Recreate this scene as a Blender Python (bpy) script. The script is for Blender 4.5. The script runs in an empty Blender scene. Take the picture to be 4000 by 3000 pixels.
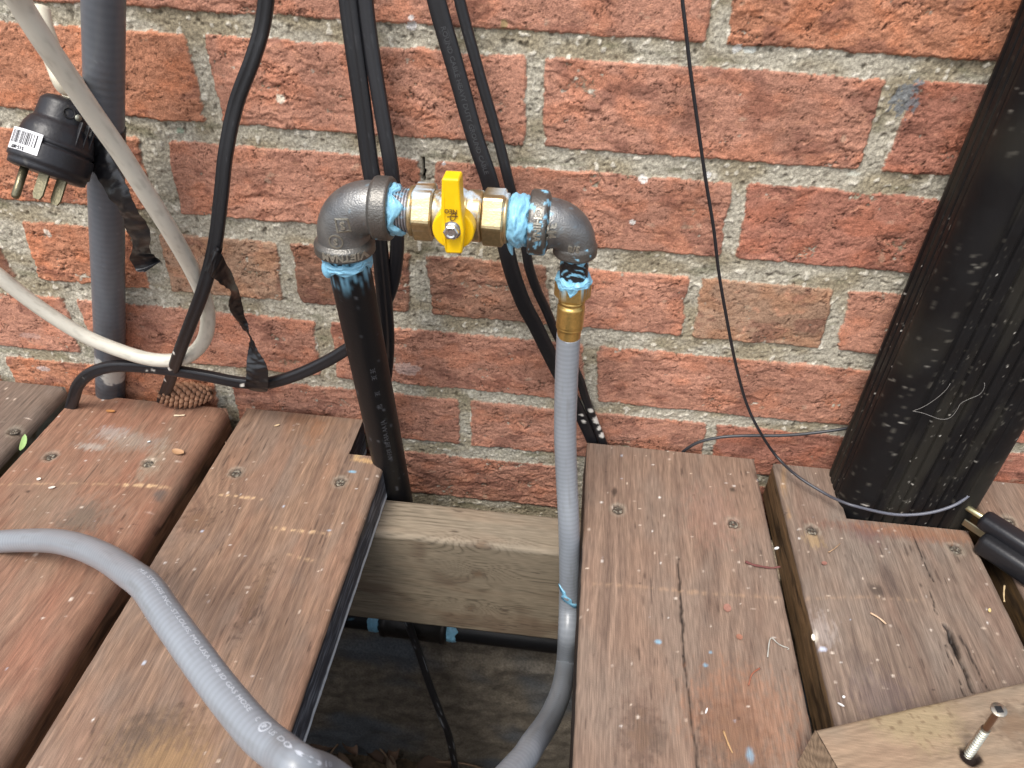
import bpy, math, random
import numpy as np
from mathutils import Vector, Matrix
random.seed(7); RNG = np.random.default_rng(11)
sc = bpy.context.scene; COL = sc.collection

# ------------------------------------------------------------------ camera
# World: brick face is the plane y=0 (room side -y), deck top is z=0, metres.
CAM = np.array([-0.02604, -0.49425, 0.42478]); FPX = 2946.8     # focal length in px of a 4000 px wide frame
_p, _r, _y = 0.652695, 0.04336, 0.0824
FW = np.array([-math.sin(_y)*math.cos(_p), math.cos(_y)*math.cos(_p), -math.sin(_p)])
_rt = np.array([math.cos(_y), math.sin(_y), 0.0]); _up = np.cross(_rt, FW)
RT = math.cos(_r)*_rt + math.sin(_r)*_up; UP = -math.sin(_r)*_rt + math.cos(_r)*_up
cam = bpy.data.objects.new('camera', bpy.data.cameras.new('camera')); COL.objects.link(cam)
M = Matrix.Identity(4)
for i in range(3):
    M[i][0] = RT[i]; M[i][1] = UP[i]; M[i][2] = -FW[i]; M[i][3] = CAM[i]
cam.matrix_world = M
cam.data.sensor_width = 36; cam.data.lens = FPX/4000*36
cam.data.clip_start = 0.01; cam.data.clip_end = 200
cam.data.dof.use_dof = True; cam.data.dof.focus_distance = 0.54; cam.data.dof.aperture_fstop = 16.0
sc.camera = cam

# ------------------------------------------------------------------ light
SUN_EL, SUN_AZ = math.radians(62), math.radians(205)
w = bpy.data.worlds.new('World'); sc.world = w; w.use_nodes = True
nt = w.node_tree; bg = nt.nodes['Background']
sky = nt.nodes.new('ShaderNodeTexSky'); sky.sky_type = 'NISHITA'; sky.sun_disc = False
sky.sun_elevation = SUN_EL; sky.sun_rotation = SUN_AZ; sky.dust_density = 3.0; sky.air_density = 1.0
hs = nt.nodes.new('ShaderNodeHueSaturation'); hs.inputs['Saturation'].default_value = 0.45
nt.links.new(sky.outputs[0], hs.inputs['Color']); nt.links.new(hs.outputs[0], bg.inputs[0])
bg.inputs[1].default_value = 0.15
sun = bpy.data.objects.new('sun', bpy.data.lights.new('sun', 'SUN')); COL.objects.link(sun)
sun.data.energy = 1.5; sun.data.angle = math.radians(22); sun.data.color = (1, .95, .88)
sd = Vector((math.sin(SUN_AZ)*math.cos(SUN_EL), math.cos(SUN_AZ)*math.cos(SUN_EL), math.sin(SUN_EL)))
sun.rotation_euler = sd.to_track_quat('Z', 'Y').to_euler()
sc.view_settings.view_transform = 'Standard'; sc.view_settings.look = 'None'
sc.view_settings.exposure = 0.78; sc.view_settings.gamma = 1.0

# ------------------------------------------------------------------ helpers
D = 4000/2212.0
def ray(px, py):
    return FW + (px-2000)/FPX*RT - (py-1500)/FPX*UP
def W(px, py, y=0.0):      # photo pixel (4000 px frame) -> point on the vertical plane y
    d = ray(px, py); return CAM + d*((y-CAM[1])/d[1])
def G(px, py, z=0.0):      # -> point on the horizontal plane z
    d = ray(px, py); return CAM + d*((z-CAM[2])/d[2])
def DP(px, py, dep):       # -> point at view depth
    return CAM + ray(px, py)*dep
def Wd(x, y, Y=0.0): return W(x*D, y*D, Y)
def Gd(x, y, z=0.0): return G(x*D, y*D, z)
def lin(r, g, b, k=1.0):
    f = lambda c: (c/255/12.92 if c/255 <= .04045 else ((c/255+.055)/1.055)**2.4)
    return np.array([f(r), f(g), f(b)])*k

def ds_(c, k, m=1.0):
    c = np.asarray(c, float); L = (c*np.array([.2126, .7152, .0722])).sum(-1, keepdims=True); return (c*(1-k)+L*k)*m

def _h(ix, iy, seed):
    h = (ix.astype(np.int64)*374761393 + iy.astype(np.int64)*668265263 + seed*1274126177) & 0xffffffff
    h = ((h ^ (h >> 13))*1274126177) & 0xffffffff
    return (h ^ (h >> 16)) & 0xffffffff
def pn(x, y, seed=0):      # gradient noise, about -1..1
    x = np.asarray(x, float); y = np.asarray(y, float); x, y = np.broadcast_arrays(x, y)
    ix = np.floor(x); iy = np.floor(y); fx = x-ix; fy = y-iy
    u = fx*fx*fx*(fx*(fx*6-15)+10); v = fy*fy*fy*(fy*(fy*6-15)+10)
    def g(a, b):
        t = _h(ix+a, iy+b, seed)/4294967296.0*2*math.pi
        return np.cos(t)*(fx-a)+np.sin(t)*(fy-b)
    return 1.5*((g(0,0)*(1-u)+g(1,0)*u)*(1-v)+(g(0,1)*(1-u)+g(1,1)*u)*v)
def fbm(x, y, o=4, seed=0, gain=.5):
    s = 0; a = 1; t = 0
    for i in range(o):
        s = s+a*pn(x*2**i+i*17.3, y*2**i-i*9.1, seed+i*13); t += a; a *= gain
    return s/t*1.6
def ss(a, b, x):
    t = np.clip((x-a)/(b-a), 0, 1); return t*t*(3-2*t)
def mix(a, b, t):
    t = np.asarray(t)[..., None]; return np.asarray(a)*(1-t)+np.asarray(b)*t

MATS = {}
def mat(name, rough=.6, metal=0.0, bump=0.0, bscale=800, base=None, attr=True, fine=0.0, fscale=(600, 600, 600), pst=False, spec=.5, coat=0.0, det=3, emboss=None, rvar=0.0):
    if name in MATS: return MATS[name]
    m = bpy.data.materials.new(name); m.use_nodes = True; n = m.node_tree; L = n.links
    b = n.nodes['Principled BSDF']; b.inputs['Roughness'].default_value = rough
    b.inputs['Metallic'].default_value = metal; b.inputs['Specular IOR Level'].default_value = spec
    b.inputs['Coat Weight'].default_value = coat
    tc = n.nodes.new('ShaderNodeTexCoord')
    if attr:
        a = n.nodes.new('ShaderNodeAttribute'); a.attribute_name = 'col'; c = a.outputs['Color']
    else:
        a = n.nodes.new('ShaderNodeRGB'); a.outputs[0].default_value = (*base, 1); c = a.outputs[0]
    if fine > 0:
        mp = n.nodes.new('ShaderNodeMapping'); mp.inputs['Scale'].default_value = fscale
        L.new(tc.outputs['Object'], mp.inputs[0])
        nz = n.nodes.new('ShaderNodeTexNoise'); nz.inputs['Scale'].default_value = 1; nz.inputs['Detail'].default_value = 4
        L.new(mp.outputs[0], nz.inputs['Vector'])
        mr = n.nodes.new('ShaderNodeMapRange'); mr.inputs[1].default_value = .3; mr.inputs[2].default_value = .7
        mr.inputs[3].default_value = 1-fine; mr.inputs[4].default_value = 1+fine
        L.new(nz.outputs[0], mr.inputs[0])
        vm = n.nodes.new('ShaderNodeVectorMath'); vm.operation = 'SCALE'
        L.new(c, vm.inputs[0]); L.new(mr.outputs[0], vm.inputs['Scale']); c = vm.outputs[0]
    L.new(c, b.inputs['Base Color'])
    if pst:
        p = n.nodes.new('ShaderNodeAttribute'); p.attribute_name = 'pst'
        m1 = n.nodes.new('ShaderNodeMath'); m1.operation = 'MULTIPLY_ADD'; m1.inputs[1].default_value = -metal; m1.inputs[2].default_value = metal
        L.new(p.outputs['Fac'], m1.inputs[0]); L.new(m1.outputs[0], b.inputs['Metallic'])
        m2 = n.nodes.new('ShaderNodeMath'); m2.operation = 'MULTIPLY_ADD'; m2.inputs[1].default_value = .55-rough; m2.inputs[2].default_value = rough
        L.new(p.outputs['Fac'], m2.inputs[0]); L.new(m2.outputs[0], b.inputs['Roughness'])
    if rvar > 0:
        nr = n.nodes.new('ShaderNodeTexNoise'); nr.inputs['Scale'].default_value = 60; nr.inputs['Detail'].default_value = 4
        L.new(tc.outputs['Object'], nr.inputs['Vector'])
        mr2 = n.nodes.new('ShaderNodeMapRange'); mr2.inputs[1].default_value = .35; mr2.inputs[2].default_value = .65
        mr2.inputs[3].default_value = rough-rvar; mr2.inputs[4].default_value = rough+rvar
        L.new(nr.outputs[0], mr2.inputs[0]); L.new(mr2.outputs[0], b.inputs['Roughness'])
    if bump > 0:
        nb = n.nodes.new('ShaderNodeTexNoise'); nb.inputs['Scale'].default_value = bscale; nb.inputs['Detail'].default_value = det
        L.new(tc.outputs['Object'], nb.inputs['Vector'])
        bp = n.nodes.new('ShaderNodeBump'); bp.inputs['Strength'].default_value = 1; bp.inputs['Distance'].default_value = bump
        L.new(nb.outputs[0], bp.inputs['Height']); L.new(bp.outputs[0], b.inputs['Normal'])
    MATS[name] = m; return m

def tag(o, label=None, cat=None, group=None, kind=None):
    if label: o['label'] = label
    if cat: o['category'] = cat
    if group: o['group'] = group
    if kind: o['kind'] = kind
    return o
def empty(name, loc=(0, 0, 0), label=None, cat=None, group=None):
    o = bpy.data.objects.new(name, None); COL.objects.link(o); o.location = tuple(loc); o.empty_display_size = .01
    return tag(o, label, cat, group)
def mk(name, V, F, m, parent=None, col=None, pst=None, smooth=True):
    V = np.asarray(V, float).reshape(-1, 3)
    me = bpy.data.meshes.new(name)
    if isinstance(F, np.ndarray) and F.ndim == 2:
        nf, k = F.shape; loops = F.ravel().astype(np.int32)
        starts = np.arange(nf, dtype=np.int32)*k; tot = np.full(nf, k, np.int32)
    else:
        loops = np.array([i for f in F for i in f], np.int32); tot = np.array([len(f) for f in F], np.int32)
        starts = np.concatenate([[0], np.cumsum(tot)[:-1]]).astype(np.int32); nf = len(F)
    root = parent
    off = np.zeros(3)
    while root is not None:
        off = off+np.array(root.location); root = root.parent
    org = V.mean(0) if parent is None else (V.mean(0) if len(V) else 0)
    # own origin at the mesh's centre, expressed in the parent's space
    me.vertices.add(len(V)); me.vertices.foreach_set('co', (V-org).ravel())
    me.loops.add(len(loops)); me.loops.foreach_set('vertex_index', loops)
    me.polygons.add(nf); me.polygons.foreach_set('loop_start', starts); me.polygons.foreach_set('loop_total', tot)
    me.polygons.foreach_set('use_smooth', np.full(nf, smooth, bool))
    me.update(calc_edges=True)
    if col is not None:
        c = np.ones((len(V), 4)); c[:, :3] = np.clip(np.broadcast_to(np.asarray(col), (len(V), 3)), 0, 1)
        a = me.color_attributes.new('col', 'FLOAT_COLOR', 'POINT'); a.data.foreach_set('color', c.ravel())
    if pst is not None:
        a = me.attributes.new('pst', 'FLOAT', 'POINT'); a.data.foreach_set('value', np.broadcast_to(np.asarray(pst, float), (len(V),)).astype(np.float32).copy())
    me.materials.append(m)
    o = bpy.data.objects.new(name, me); COL.objects.link(o)
    if parent is not None: o.parent = parent; o.location = tuple(org-off)
    else: o.location = tuple(org)
    return o
def gridF(nu, nv, wrap=False, off=0):     # rows nu, columns nv
    i = np.arange(nu-1)[:, None]; j = np.arange(nv if wrap else nv-1)[None, :]
    a = i*nv+j; b = i*nv+(j+1) % nv
    return (np.stack([a, b, b+nv, a+nv], -1).reshape(-1, 4)+off)
def join(parts):           # [(V,F,col)] -> one
    Vs, Fs, Cs, o = [], [], [], 0
    for V, F, c in parts:
        V = np.asarray(V).reshape(-1, 3); Vs.append(V)
        Fs += [[int(i)+o for i in f] for f in F]
        Cs.append(np.broadcast_to(np.asarray(c), (len(V), 3))); o += len(V)
    return np.concatenate(Vs), Fs, np.concatenate(Cs)
def catmull(P, step):
    P = np.asarray(P, float); P = np.vstack([2*P[0]-P[1], P, 2*P[-1]-P[-2]])
    out = []
    for i in range(1, len(P)-2):
        a, b, c, d = P[i-1:i+3]; n = 24
        t = np.linspace(0, 1, n, endpoint=False)[:, None]
        out.append(.5*((2*b)+(-a+c)*t+(2*a-5*b+4*c-d)*t*t+(-a+3*b-3*c+d)*t**3))
    out.append(P[-2][None]); Q = np.concatenate(out)
    L = np.concatenate([[0], np.cumsum(np.linalg.norm(np.diff(Q[:, :3], axis=0), axis=1))])
    n = max(3, int(L[-1]/step)); s = np.linspace(0, L[-1], n)
    return np.stack([np.interp(s, L, Q[:, k]) for k in range(Q.shape[1])], 1), s
def frames(Q, ref):
    T = np.gradient(Q, axis=0); T /= np.linalg.norm(T, axis=1)[:, None]
    if callable(ref): R = np.array([ref(q) for q in Q])
    else: R = np.broadcast_to(np.asarray(ref, float), Q.shape)
    N = R-(R*T).sum(1)[:, None]*T; N /= np.linalg.norm(N, axis=1)[:, None]
    return T, N, np.cross(T, N)
def sweep(P, prof, step=.002, ref=(0, -1, 0), rfun=None, twist=None):
    """prof: (n,2) cross-section, x along N (towards ref), y along B. Returns V,F,s,ang,Q,frames"""
    P = np.asarray(P, float); Q, s = catmull(P, step); X = Q[:, 3:] if Q.shape[1] > 3 else None; Q = Q[:, :3]
    T, N, B = frames(Q, ref); prof = np.asarray(prof, float); n = len(prof)
    if twist is not None:
        a = np.asarray(twist(s))[:, None]; N, B = N*np.cos(a)+B*np.sin(a), B*np.cos(a)-N*np.sin(a)
    sc_ = np.ones((len(Q), n)) if rfun is None else rfun(s[:, None], np.arange(n)[None, :]/n*2*math.pi)
    sc_ = np.broadcast_to(sc_, (len(Q), n))
    V = Q[:, None]+N[:, None]*(prof[None, :, 0:1]*sc_[..., None])+B[:, None]*(prof[None, :, 1:2]*sc_[..., None])
    m = len(Q); F = [list(f) for f in gridF(m, n, True)]
    F = np.array(F)[:, ::-1].tolist(); F += [list(range(n)), list(range(m*n-1, (m-1)*n-1, -1))]
    S = np.repeat(s, n); A = np.tile(np.arange(n)/n*2*math.pi, m)
    return V.reshape(-1, 3), F, S, A, (Q, s, T, N, B)
def circ(r, n=24):
    a = np.arange(n)/n*2*math.pi; return np.stack([r*np.cos(a), r*np.sin(a)], 1)
def flat(wd, th, n=28, groove=0.0):        # flat twin cable: thin in N, wide in B
    a = np.arange(n)/n*2*math.pi; x = np.cos(a); y = np.sin(a)
    yy = np.sign(y)*np.abs(y)**.75*wd/2; xx = np.sign(x)*np.abs(x)**.6*th/2
    xx = xx*(1-groove*np.exp(-(yy/(wd*.09))**2)); return np.stack([xx, yy], 1)
def lathe(prof, A, B, n=48, ref=(0, -1, 0), hexw=None):
    """prof: list of (t metres along A->B, radius). hex radii given as negative numbers."""
    A = np.asarray(A, float); Bv = np.asarray(B, float)-A; Bv /= np.linalg.norm(Bv)
    R = np.asarray(ref, float); N = R-(R@Bv)*Bv; N /= np.linalg.norm(N); K = np.cross(Bv, N)
    a = np.arange(n)/n*2*math.pi; V = []
    for t, r in prof:
        if r < 0:
            ph = (a+math.pi/6) % (math.pi/3)-math.pi/6; rr = np.minimum(-r/np.cos(ph), -r*1.125)
        else: rr = np.full(n, r)
        V.append(A+Bv*t+N*(rr*np.cos(a))[:, None]+K*(rr*np.sin(a))[:, None])
    m = len(prof); V = np.array(V).reshape(-1, 3); F = gridF(m, n, True)[:, ::-1].tolist()
    F += [list(range(n)), list(range(m*n-1, (m-1)*n-1, -1))]
    return V, F
def dense(prof, step=.0008):
    out = []
    for (a, ra), (b, rb) in zip(prof[:-1], prof[1:]):
        n = max(1, int(math.hypot(b-a, abs(rb)-abs(ra))/step)) if ra*rb > 0 else 1
        for k in range(n): out.append((a+(b-a)*k/n, ra+(rb-ra)*k/n if ra*rb > 0 else ra))
    out.append(prof[-1]); return out
def text2d(s, size, bold=0.0):
    c = bpy.data.curves.new('t', 'FONT'); c.body = s; c.size = size; c.align_x = 'LEFT'; c.offset = bold; c.resolution_u = 2
    o = bpy.data.objects.new('t', c); COL.objects.link(o)
    dg = bpy.context.evaluated_depsgraph_get(); dg.update(); me = o.evaluated_get(dg).to_mesh()
    V = np.array([v.co[:] for v in me.vertices]).reshape(-1, 3); F = [list(p.vertices) for p in me.polygons]
    o.evaluated_get(dg).to_mesh_clear(); bpy.data.objects.remove(o); bpy.data.curves.remove(c)
    return V[:, :2], F
def solid(V2, F, fn, th):   # map a 2-d outline onto a surface fn(u,v,h) as a raised body
    n = len(V2); top = fn(V2[:, 0], V2[:, 1], np.full(n, th)); bot = fn(V2[:, 0], V2[:, 1], np.full(n, -th))
    V = np.concatenate([top, bot]); E = {}
    for f in F:
        for a, b in zip(f, f[1:]+f[:1]): E[(a, b)] = 1
    side = [[a, a+n, b+n, b] for (a, b) in E if (b, a) not in E]
    return V, [list(f) for f in F]+[[i+n for i in f[::-1]] for f in F]+side
def box_bev(sx, sy, sz, r=.001, c=(0, 0, 0), R=None):
    """bevelled box: V,F"""
    import bmesh
    bm = bmesh.new(); bmesh.ops.create_cube(bm, size=1)
    for v in bm.verts: v.co = Vector((v.co.x*sx, v.co.y*sy, v.co.z*sz))
    bmesh.ops.bevel(bm, geom=bm.edges[:], offset=r, segments=3, profile=.5, affect='EDGES')
    bm.verts.index_update()
    V = np.array([v.co[:] for v in bm.verts]); F = [[v.index for v in f.verts] for f in bm.faces]; bm.free()
    if R is not None: V = V@np.asarray(R).T
    return V+np.asarray(c), F
def basis(x, up):
    x = np.asarray(x, float)/np.linalg.norm(x); up = np.asarray(up, float); z = up-(up@x)*x; z /= np.linalg.norm(z)
    return np.stack([x, np.cross(z, x), z], 1)

# ================================================================== BRICK WALL
def axis(a, b, c, d, f, g):      # coarse a..b, fine b..c, coarse c..d
    return np.concatenate([np.arange(a, b, g), np.arange(b, c, f), np.arange(c, d, g)])
X1 = axis(-.80, -.545, .36, .66, .00082, .004); Z1 = axis(-.112, -.11, .365, .60, .00082, .004)
XX, ZZ = np.meshgrid(X1, Z1)
rows = {'A': (.3147, .373), 'B': (.2442, .3040), 'C': (.1742, .2326), 'D': (.1052, .1597), 'E': (.0335, .0925), 'F': (-.0289, .0251), 'G': (-.0960, -.0408)}
def xr(p): return W(*p)[0]
def bk(z0, z1, tl, bl, tr, br, hue, dark=.3): return (z0, z1, tl, bl, tr, br, hue, dark)
SAL, ORG, TAN, BRN, RED = lin(184, 130, 109), lin(184, 124, 95), lin(174, 138, 114), lin(140, 102, 84), lin(166, 110, 92)
def B_(row, l, r, hue, dark=.3):
    z0, z1 = rows[row]
    def e(v):       # either world x pair or photo pixel pair (top, bottom)
        if isinstance(v[0], tuple): return xr(v[0]), xr(v[1])
        return v
    a, b = e(l); c, d = e(r); return (z0, z1, a, b, c, d, hue, dark)
BR = [
 B_('A', (-.72, -.72), (-.40, -.40), BRN), B_('A', (-.388, -.388), ((1372, 20), (1385, 90)), SAL), B_('A', ((1398, 20), (1410, 90)), ((2795, 20), (2762, 175)), SAL, .45),
 B_('A', ((2835, 20), (2833, 175)), (.30, .30), ORG*.95, .35), B_('A', (.31, .31), (.55, .55), RED),
 B_('B', (-.80, -.80), (-.497, -.497), RED), B_('B', (-.486, -.486), ((732, 114), (808, 458)), ORG, .25), B_('B', ((783, 121), (862, 490)), ((2066, 205), (2060, 575)), SAL, .12),
 B_('B', ((2126, 222), (2112, 595)), ((3478, 290), (3365, 668)), SAL*.92, .6), B_('B', ((3570, 300), (3440, 665)), (.29, .29), RED, .5), B_('B', (.30, .30), (.52, .52), RED),
 B_('C', (-.80, -.80), (-.59, -.59), RED), B_('C', (-.58, -.58), ((538, 524), (612, 800)), ORG, .35), B_('C', ((636, 524), (693, 826)), ((1640, 630), (1668, 880)), SAL, .3),
 B_('C', ((1690, 633), (1702, 885)), ((2872, 717), (2828, 985)), SAL*.9, .55), B_('C', ((2914, 729), (2862, 1020)), (.243, .243), RED, .5), B_('C', (.255, .255), (.5, .5), RED),
 B_('D', (-.80, -.80), (-.60, -.60), RED), B_('D', (-.59, -.59), ((0, 985), (84, 1110)), BRN), B_('D', ((72, 862), (145, 1100)), ((515, 930), (594, 1125)), ORG, .2), B_('D', ((612, 918), (668, 1150)), ((1090, 948), (1118, 1189)), TAN, .2),
 B_('D', ((1121, 942), (1169, 1190)), ((1612, 1000), (1598, 1200)), BRN, .6), B_('D', ((1652, 982), (1682, 1217)), ((2135, 1042), (2165, 1265)), BRN*1.15, .35), B_('D', ((2192, 1050), (2195, 1280)), ((2700, 1075), (2666, 1325)), SAL, .3),
 B_('D', ((2737, 1080), (2697, 1310)), ((3272, 1112), (3202, 1385)), TAN*.85, .4), B_('D', ((3312, 1125), (3256, 1390)), (.25, .25), SAL, .2), B_('D', (.262, .262), (.40, .40), RED),
 B_('E', (-.80, -.80), (-.66, -.66), RED), B_('E', (-.65, -.65), ((244, 1153), (322, 1376)), SAL, .25), B_('E', ((283, 1159), (362, 1385)), ((1234, 1250), (1262, 1472)), SAL, .35),
 B_('E', ((1283, 1255), (1312, 1480)), ((2286, 1331), (2288, 1560)), SAL*.9, .45), B_('E', ((2326, 1362), (2330, 1570)), (.212, .212), SAL*.85, .35), B_('E', (.224, .224), (.43, .43), RED),
 B_('F', (-.80, -.80), (-.53, -.53), ORG), B_('F', (-.52, -.52), ((838, 1480), (850, 1560)), ORG, .5), B_('F', ((905, 1509), (922, 1623)), ((1797, 1554), (1803, 1735)), SAL*.8, .4), B_('F', ((1833, 1566), (1831, 1729)), ((2765, 1648), (2766, 1757)), SAL*.85, .3),
 B_('F', ((2790, 1657), (2792, 1760)), (.262, .262), RED, .5), B_('F', (.275, .275), (.48, .48), RED),
 B_('G', (-.80, -.80), (-.64, -.64), RED), B_('G', (-.63, -.63), (-.42, -.42), RED), B_('G', (-.41, -.41), (-.232, -.232), RED), B_('G', (-.221, -.221), (-.0105, -.0105), SAL*.8, .6), B_('G', (.0015, .0015), (.21, .21), RED), B_('G', (.22, .22), (.43, .43), RED)]
for k in range(3):        # courses above the frame
    z0 = .385+k*.0705
    for j in range(7):
        x = -.86+j*.222+(k % 2)*.1
        BR.append((z0, z0+.059, x, x, x+.210, x+.210, [SAL, RED, ORG][(j+k) % 3], .35))
ex = fbm(XX/.022, ZZ/.022, 4, 3)*.0018+fbm(XX/.005, ZZ/.005, 2, 5)*.0007
ez = fbm(XX/.030, ZZ/.022, 4, 8)*.0012+fbm(XX/.005, ZZ/.005, 2, 9)*.0006
sdist = np.full(XX.shape, -1.0); hueI = np.zeros(XX.shape, int)
for i, (z0, z1, a, b, c, d, hue, dk) in enumerate(BR):
    t = (ZZ-z0)/(z1-z0); xl = b+(a-b)*t; xrr = d+(c-d)*t
    dx = np.minimum(XX+ex-xl, xrr-XX-ex); dz = np.minimum(ZZ+ez-z0, z1-ZZ-ez)
    r = .004
    q1 = np.maximum(r-dx, 0); q2 = np.maximum(r-dz, 0)
    dd = np.where((dx < r) & (dz < r), r-np.sqrt(q1*q1+q2*q2), np.minimum(dx, dz))
    hit = dd > sdist; sdist = np.where(hit, dd, sdist); hueI = np.where(hit, i, hueI)
HUE = np.array([b[6] for b in BR])[hueI]; HUE = ds_(HUE, .10)*np.array([1.05, 1.05, 1.0]); DKS = np.array([b[7] for b in BR])[hueI]
sh = hueI*3.71
wx = XX+fbm(XX/.014+sh, ZZ/.014, 3, 21)*.005; wz = ZZ+fbm(XX/.014, ZZ/.014+sh, 3, 22)*.004
v = fbm(wx/.020+sh, wz/.0085, 5, 31, .62)*2.6
fv = v-np.floor(v); terr = np.floor(v)+ss(.40, .60, fv)
cr = np.abs(fbm(wx/.020-sh, wz/.011+sh, 4, 41, .6)); crm = ss(-.05, .35, fbm(XX/.028+sh, ZZ/.022, 2, 44))
crack = np.exp(-(cr/.035)**2)*crm
pit = ss(.62, .85, fbm(XX/.0042, ZZ/.0036+sh, 2, 51))
fine = fbm(XX/.0032, ZZ/.0026, 3, 61, .6)
rough_amt = .38+.72*ss(-.4, .6, fbm(XX/.07+sh*2, ZZ/.05, 2, 71))+np.where(np.isin(hueI, [i for i, b in enumerate(BR) if b[0] < -.03]), .7, 0)
hb = .0006+fbm(XX/.035+sh, ZZ/.025, 3, 81)*.0008+rough_amt*(terr*.00048-crack*.0011-pit*.0007)+fine*.00022
hb = hb-(1-ss(-.0003, .0026, sdist))*.0055
peb = fbm(XX/.0030, ZZ/.0030, 2, 91); peb2 = fbm(XX/.0065, ZZ/.0065, 2, 93)
hm = -.0011+fbm(XX/.02, ZZ/.02, 3, 95)*.0007+peb*.00042+ss(.45, .7, peb2)*.0006-ss(.55, .8, -peb2)*.0009
isb = ss(-.0002, .0004, hb-hm)
H = np.maximum(hb, hm)
VW = np.stack([XX, -H, ZZ], -1)
# colour: clay, burnt patches, dirt-filled cracks, lime and sand
cb = HUE*(1+.16*fbm(XX/.06+sh, ZZ/.05, 2, 101)[..., None])
ora = ss(-.1, .5, fbm(XX/.03+sh, ZZ/.02, 3, 103)); cb = mix(cb, cb*np.array([1.12, .92, .78]), ora*.6)
burn = ss(.05, .42, fbm(XX/.034-sh, ZZ/.022+sh, 4, 105, .6)+DKS*.55-.32)
cb = mix(cb, lin(122, 82, 70)*(.8+.5*HUE[..., :1]), burn*.60)
cb = mix(cb, lin(205, 150, 122), ss(.35, .75, fbm(wx/.010, wz/.006+sh, 3, 107))*.45)
cb = cb*(1+.22*fine[..., None])
cl = ss(.06, .0, np.abs(fv-.5)-.02)*ss(-.3, .4, fbm(XX/.02, ZZ/.02+sh, 2, 109))
cr2 = np.abs(fbm(wx/.0075+sh, wz/.0048-sh, 3, 141, .6)); crack2 = np.exp(-(cr2/.06)**2)*ss(.0, .5, fbm(XX/.016-sh, ZZ/.012, 2, 143))
cb = mix(cb, lin(66, 40, 32), np.clip(crack*.85+crack2*.45+pit*.6+cl*.42, 0, .9))
cb = mix(cb, lin(188, 172, 148), ss(.72, .95, fbm(XX/.016, ZZ/.012, 3, 111))*.3)
cb = mix(cb, lin(190, 178, 156), (1-ss(.0, .0028, sdist))*.25)
cm = mix(lin(174, 168, 152), lin(152, 142, 120), ss(-.2, .5, fbm(XX/.05, ZZ/.03, 3, 121)))
cm = cm*(1+.42*fbm(XX/.0020, ZZ/.0020, 2, 123)[..., None])
cm = mix(cm, lin(222, 216, 200), ss(.52, .75, peb2)*.75); cm = mix(cm, lin(70, 62, 50), ss(.6, .85, -peb2)*.6)
cm = mix(cm, lin(104, 104, 78), ss(.25, .7, fbm(XX/.03, ZZ/.012, 3, 125))*ss(.0012, -.0006, sdist+.0016)*.45)
edge = np.exp(-((hb-hm)/.0004)**2); cw = mix(cm, cb, isb); cw = mix(cw, lin(96, 78, 56), edge*.35)
# a few marks of their own: grey patch in a joint, lime spots, hairline gap, spalls
def blob(cx, cz, rx, rz, c, k=.9, sd=0, na=.8):
    global cw
    q = ((XX-cx)/rx)**2+((ZZ-cz)/rz)**2+fbm(XX/.004, ZZ/.004, 3, 200+sd)*na
    cw = mix(cw, c, ss(1.1, .8, q)*k)
p = W(3540, 385); blob(p[0], p[2], .0075, .0105, lin(112, 117, 121), .85, 1, 1.6)
p = W(1654, 665); q = (np.abs(XX-p[0]-fbm(XX*0, ZZ/.01, 2, 9)*.0006) < .0011) & (np.abs(ZZ-p[2]) < .0085); cw[q] = lin(14, 10, 8); VW[..., 1][q] += .006
for (px, py, rx, rz, c) in [(1097, 385, .0026, .0034, lin(236, 226, 206)), (187, 908, .0022, .0040, lin(232, 222, 206)), (1608, 68, .0018, .0016, lin(235, 230, 226)), (1610, 100, .0035, .0028, lin(215, 212, 210)),
                            (170, 1440, .006, .0028, lin(205, 200, 198)), (1590, 1440, .012, .006, lin(196, 178, 170)), (2470, 868, .0022, .0018, lin(230, 228, 222)), (2510, 700, .003, .003, lin(235, 230, 222)),
                            (120, 1310, .010, .003, lin(190, 160, 150)), (3335, 682, .004, .0018, lin(205, 205, 190)), (2765, 685, .0022, .002, lin(235, 235, 232)), (2880, 190, .0028, .0028, lin(226, 226, 220)), (2930, 195, .004, .0022, lin(205, 208, 200)),
                            (1970, 95, .0022, .003, lin(160, 140, 100)), (700, 512, .003, .002, lin(150, 165, 145)), (1735, 640, .0016, .0014, lin(235, 235, 235)), (1935, 1290, .002, .001, lin(200, 200, 190)), (3970, 1590, .001, .0025, lin(230, 225, 215))]:
    p = W(px, py); blob(p[0], p[2], rx, rz, c, .85 if rx < .0045 else .5, int(px) % 50)
cw = cw*np.array([1, 1, 1]); n0, n1 = XX.shape
M_WALL = mat('fired clay and mortar', rough=.92, bump=.0005, bscale=1100, fine=.26, fscale=(1000, 1000, 1000), spec=.25, det=5)
wallF = gridF(n0, n1)
wall = mk('brick_wall', VW, wallF, M_WALL, None, cw.reshape(-1, 3))
tag(wall, 'weathered red brick wall with sandy grey mortar joints behind all the pipes', 'brick wall')
# back of the wall: a slab so it is a solid body
V, F = box_bev(1.46, .10, .72, .002, (-.07, .066, .245)); mk('wall_core', V, F, mat('brick core', .95, attr=False, base=(.2, .09, .06)), wall)

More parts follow.
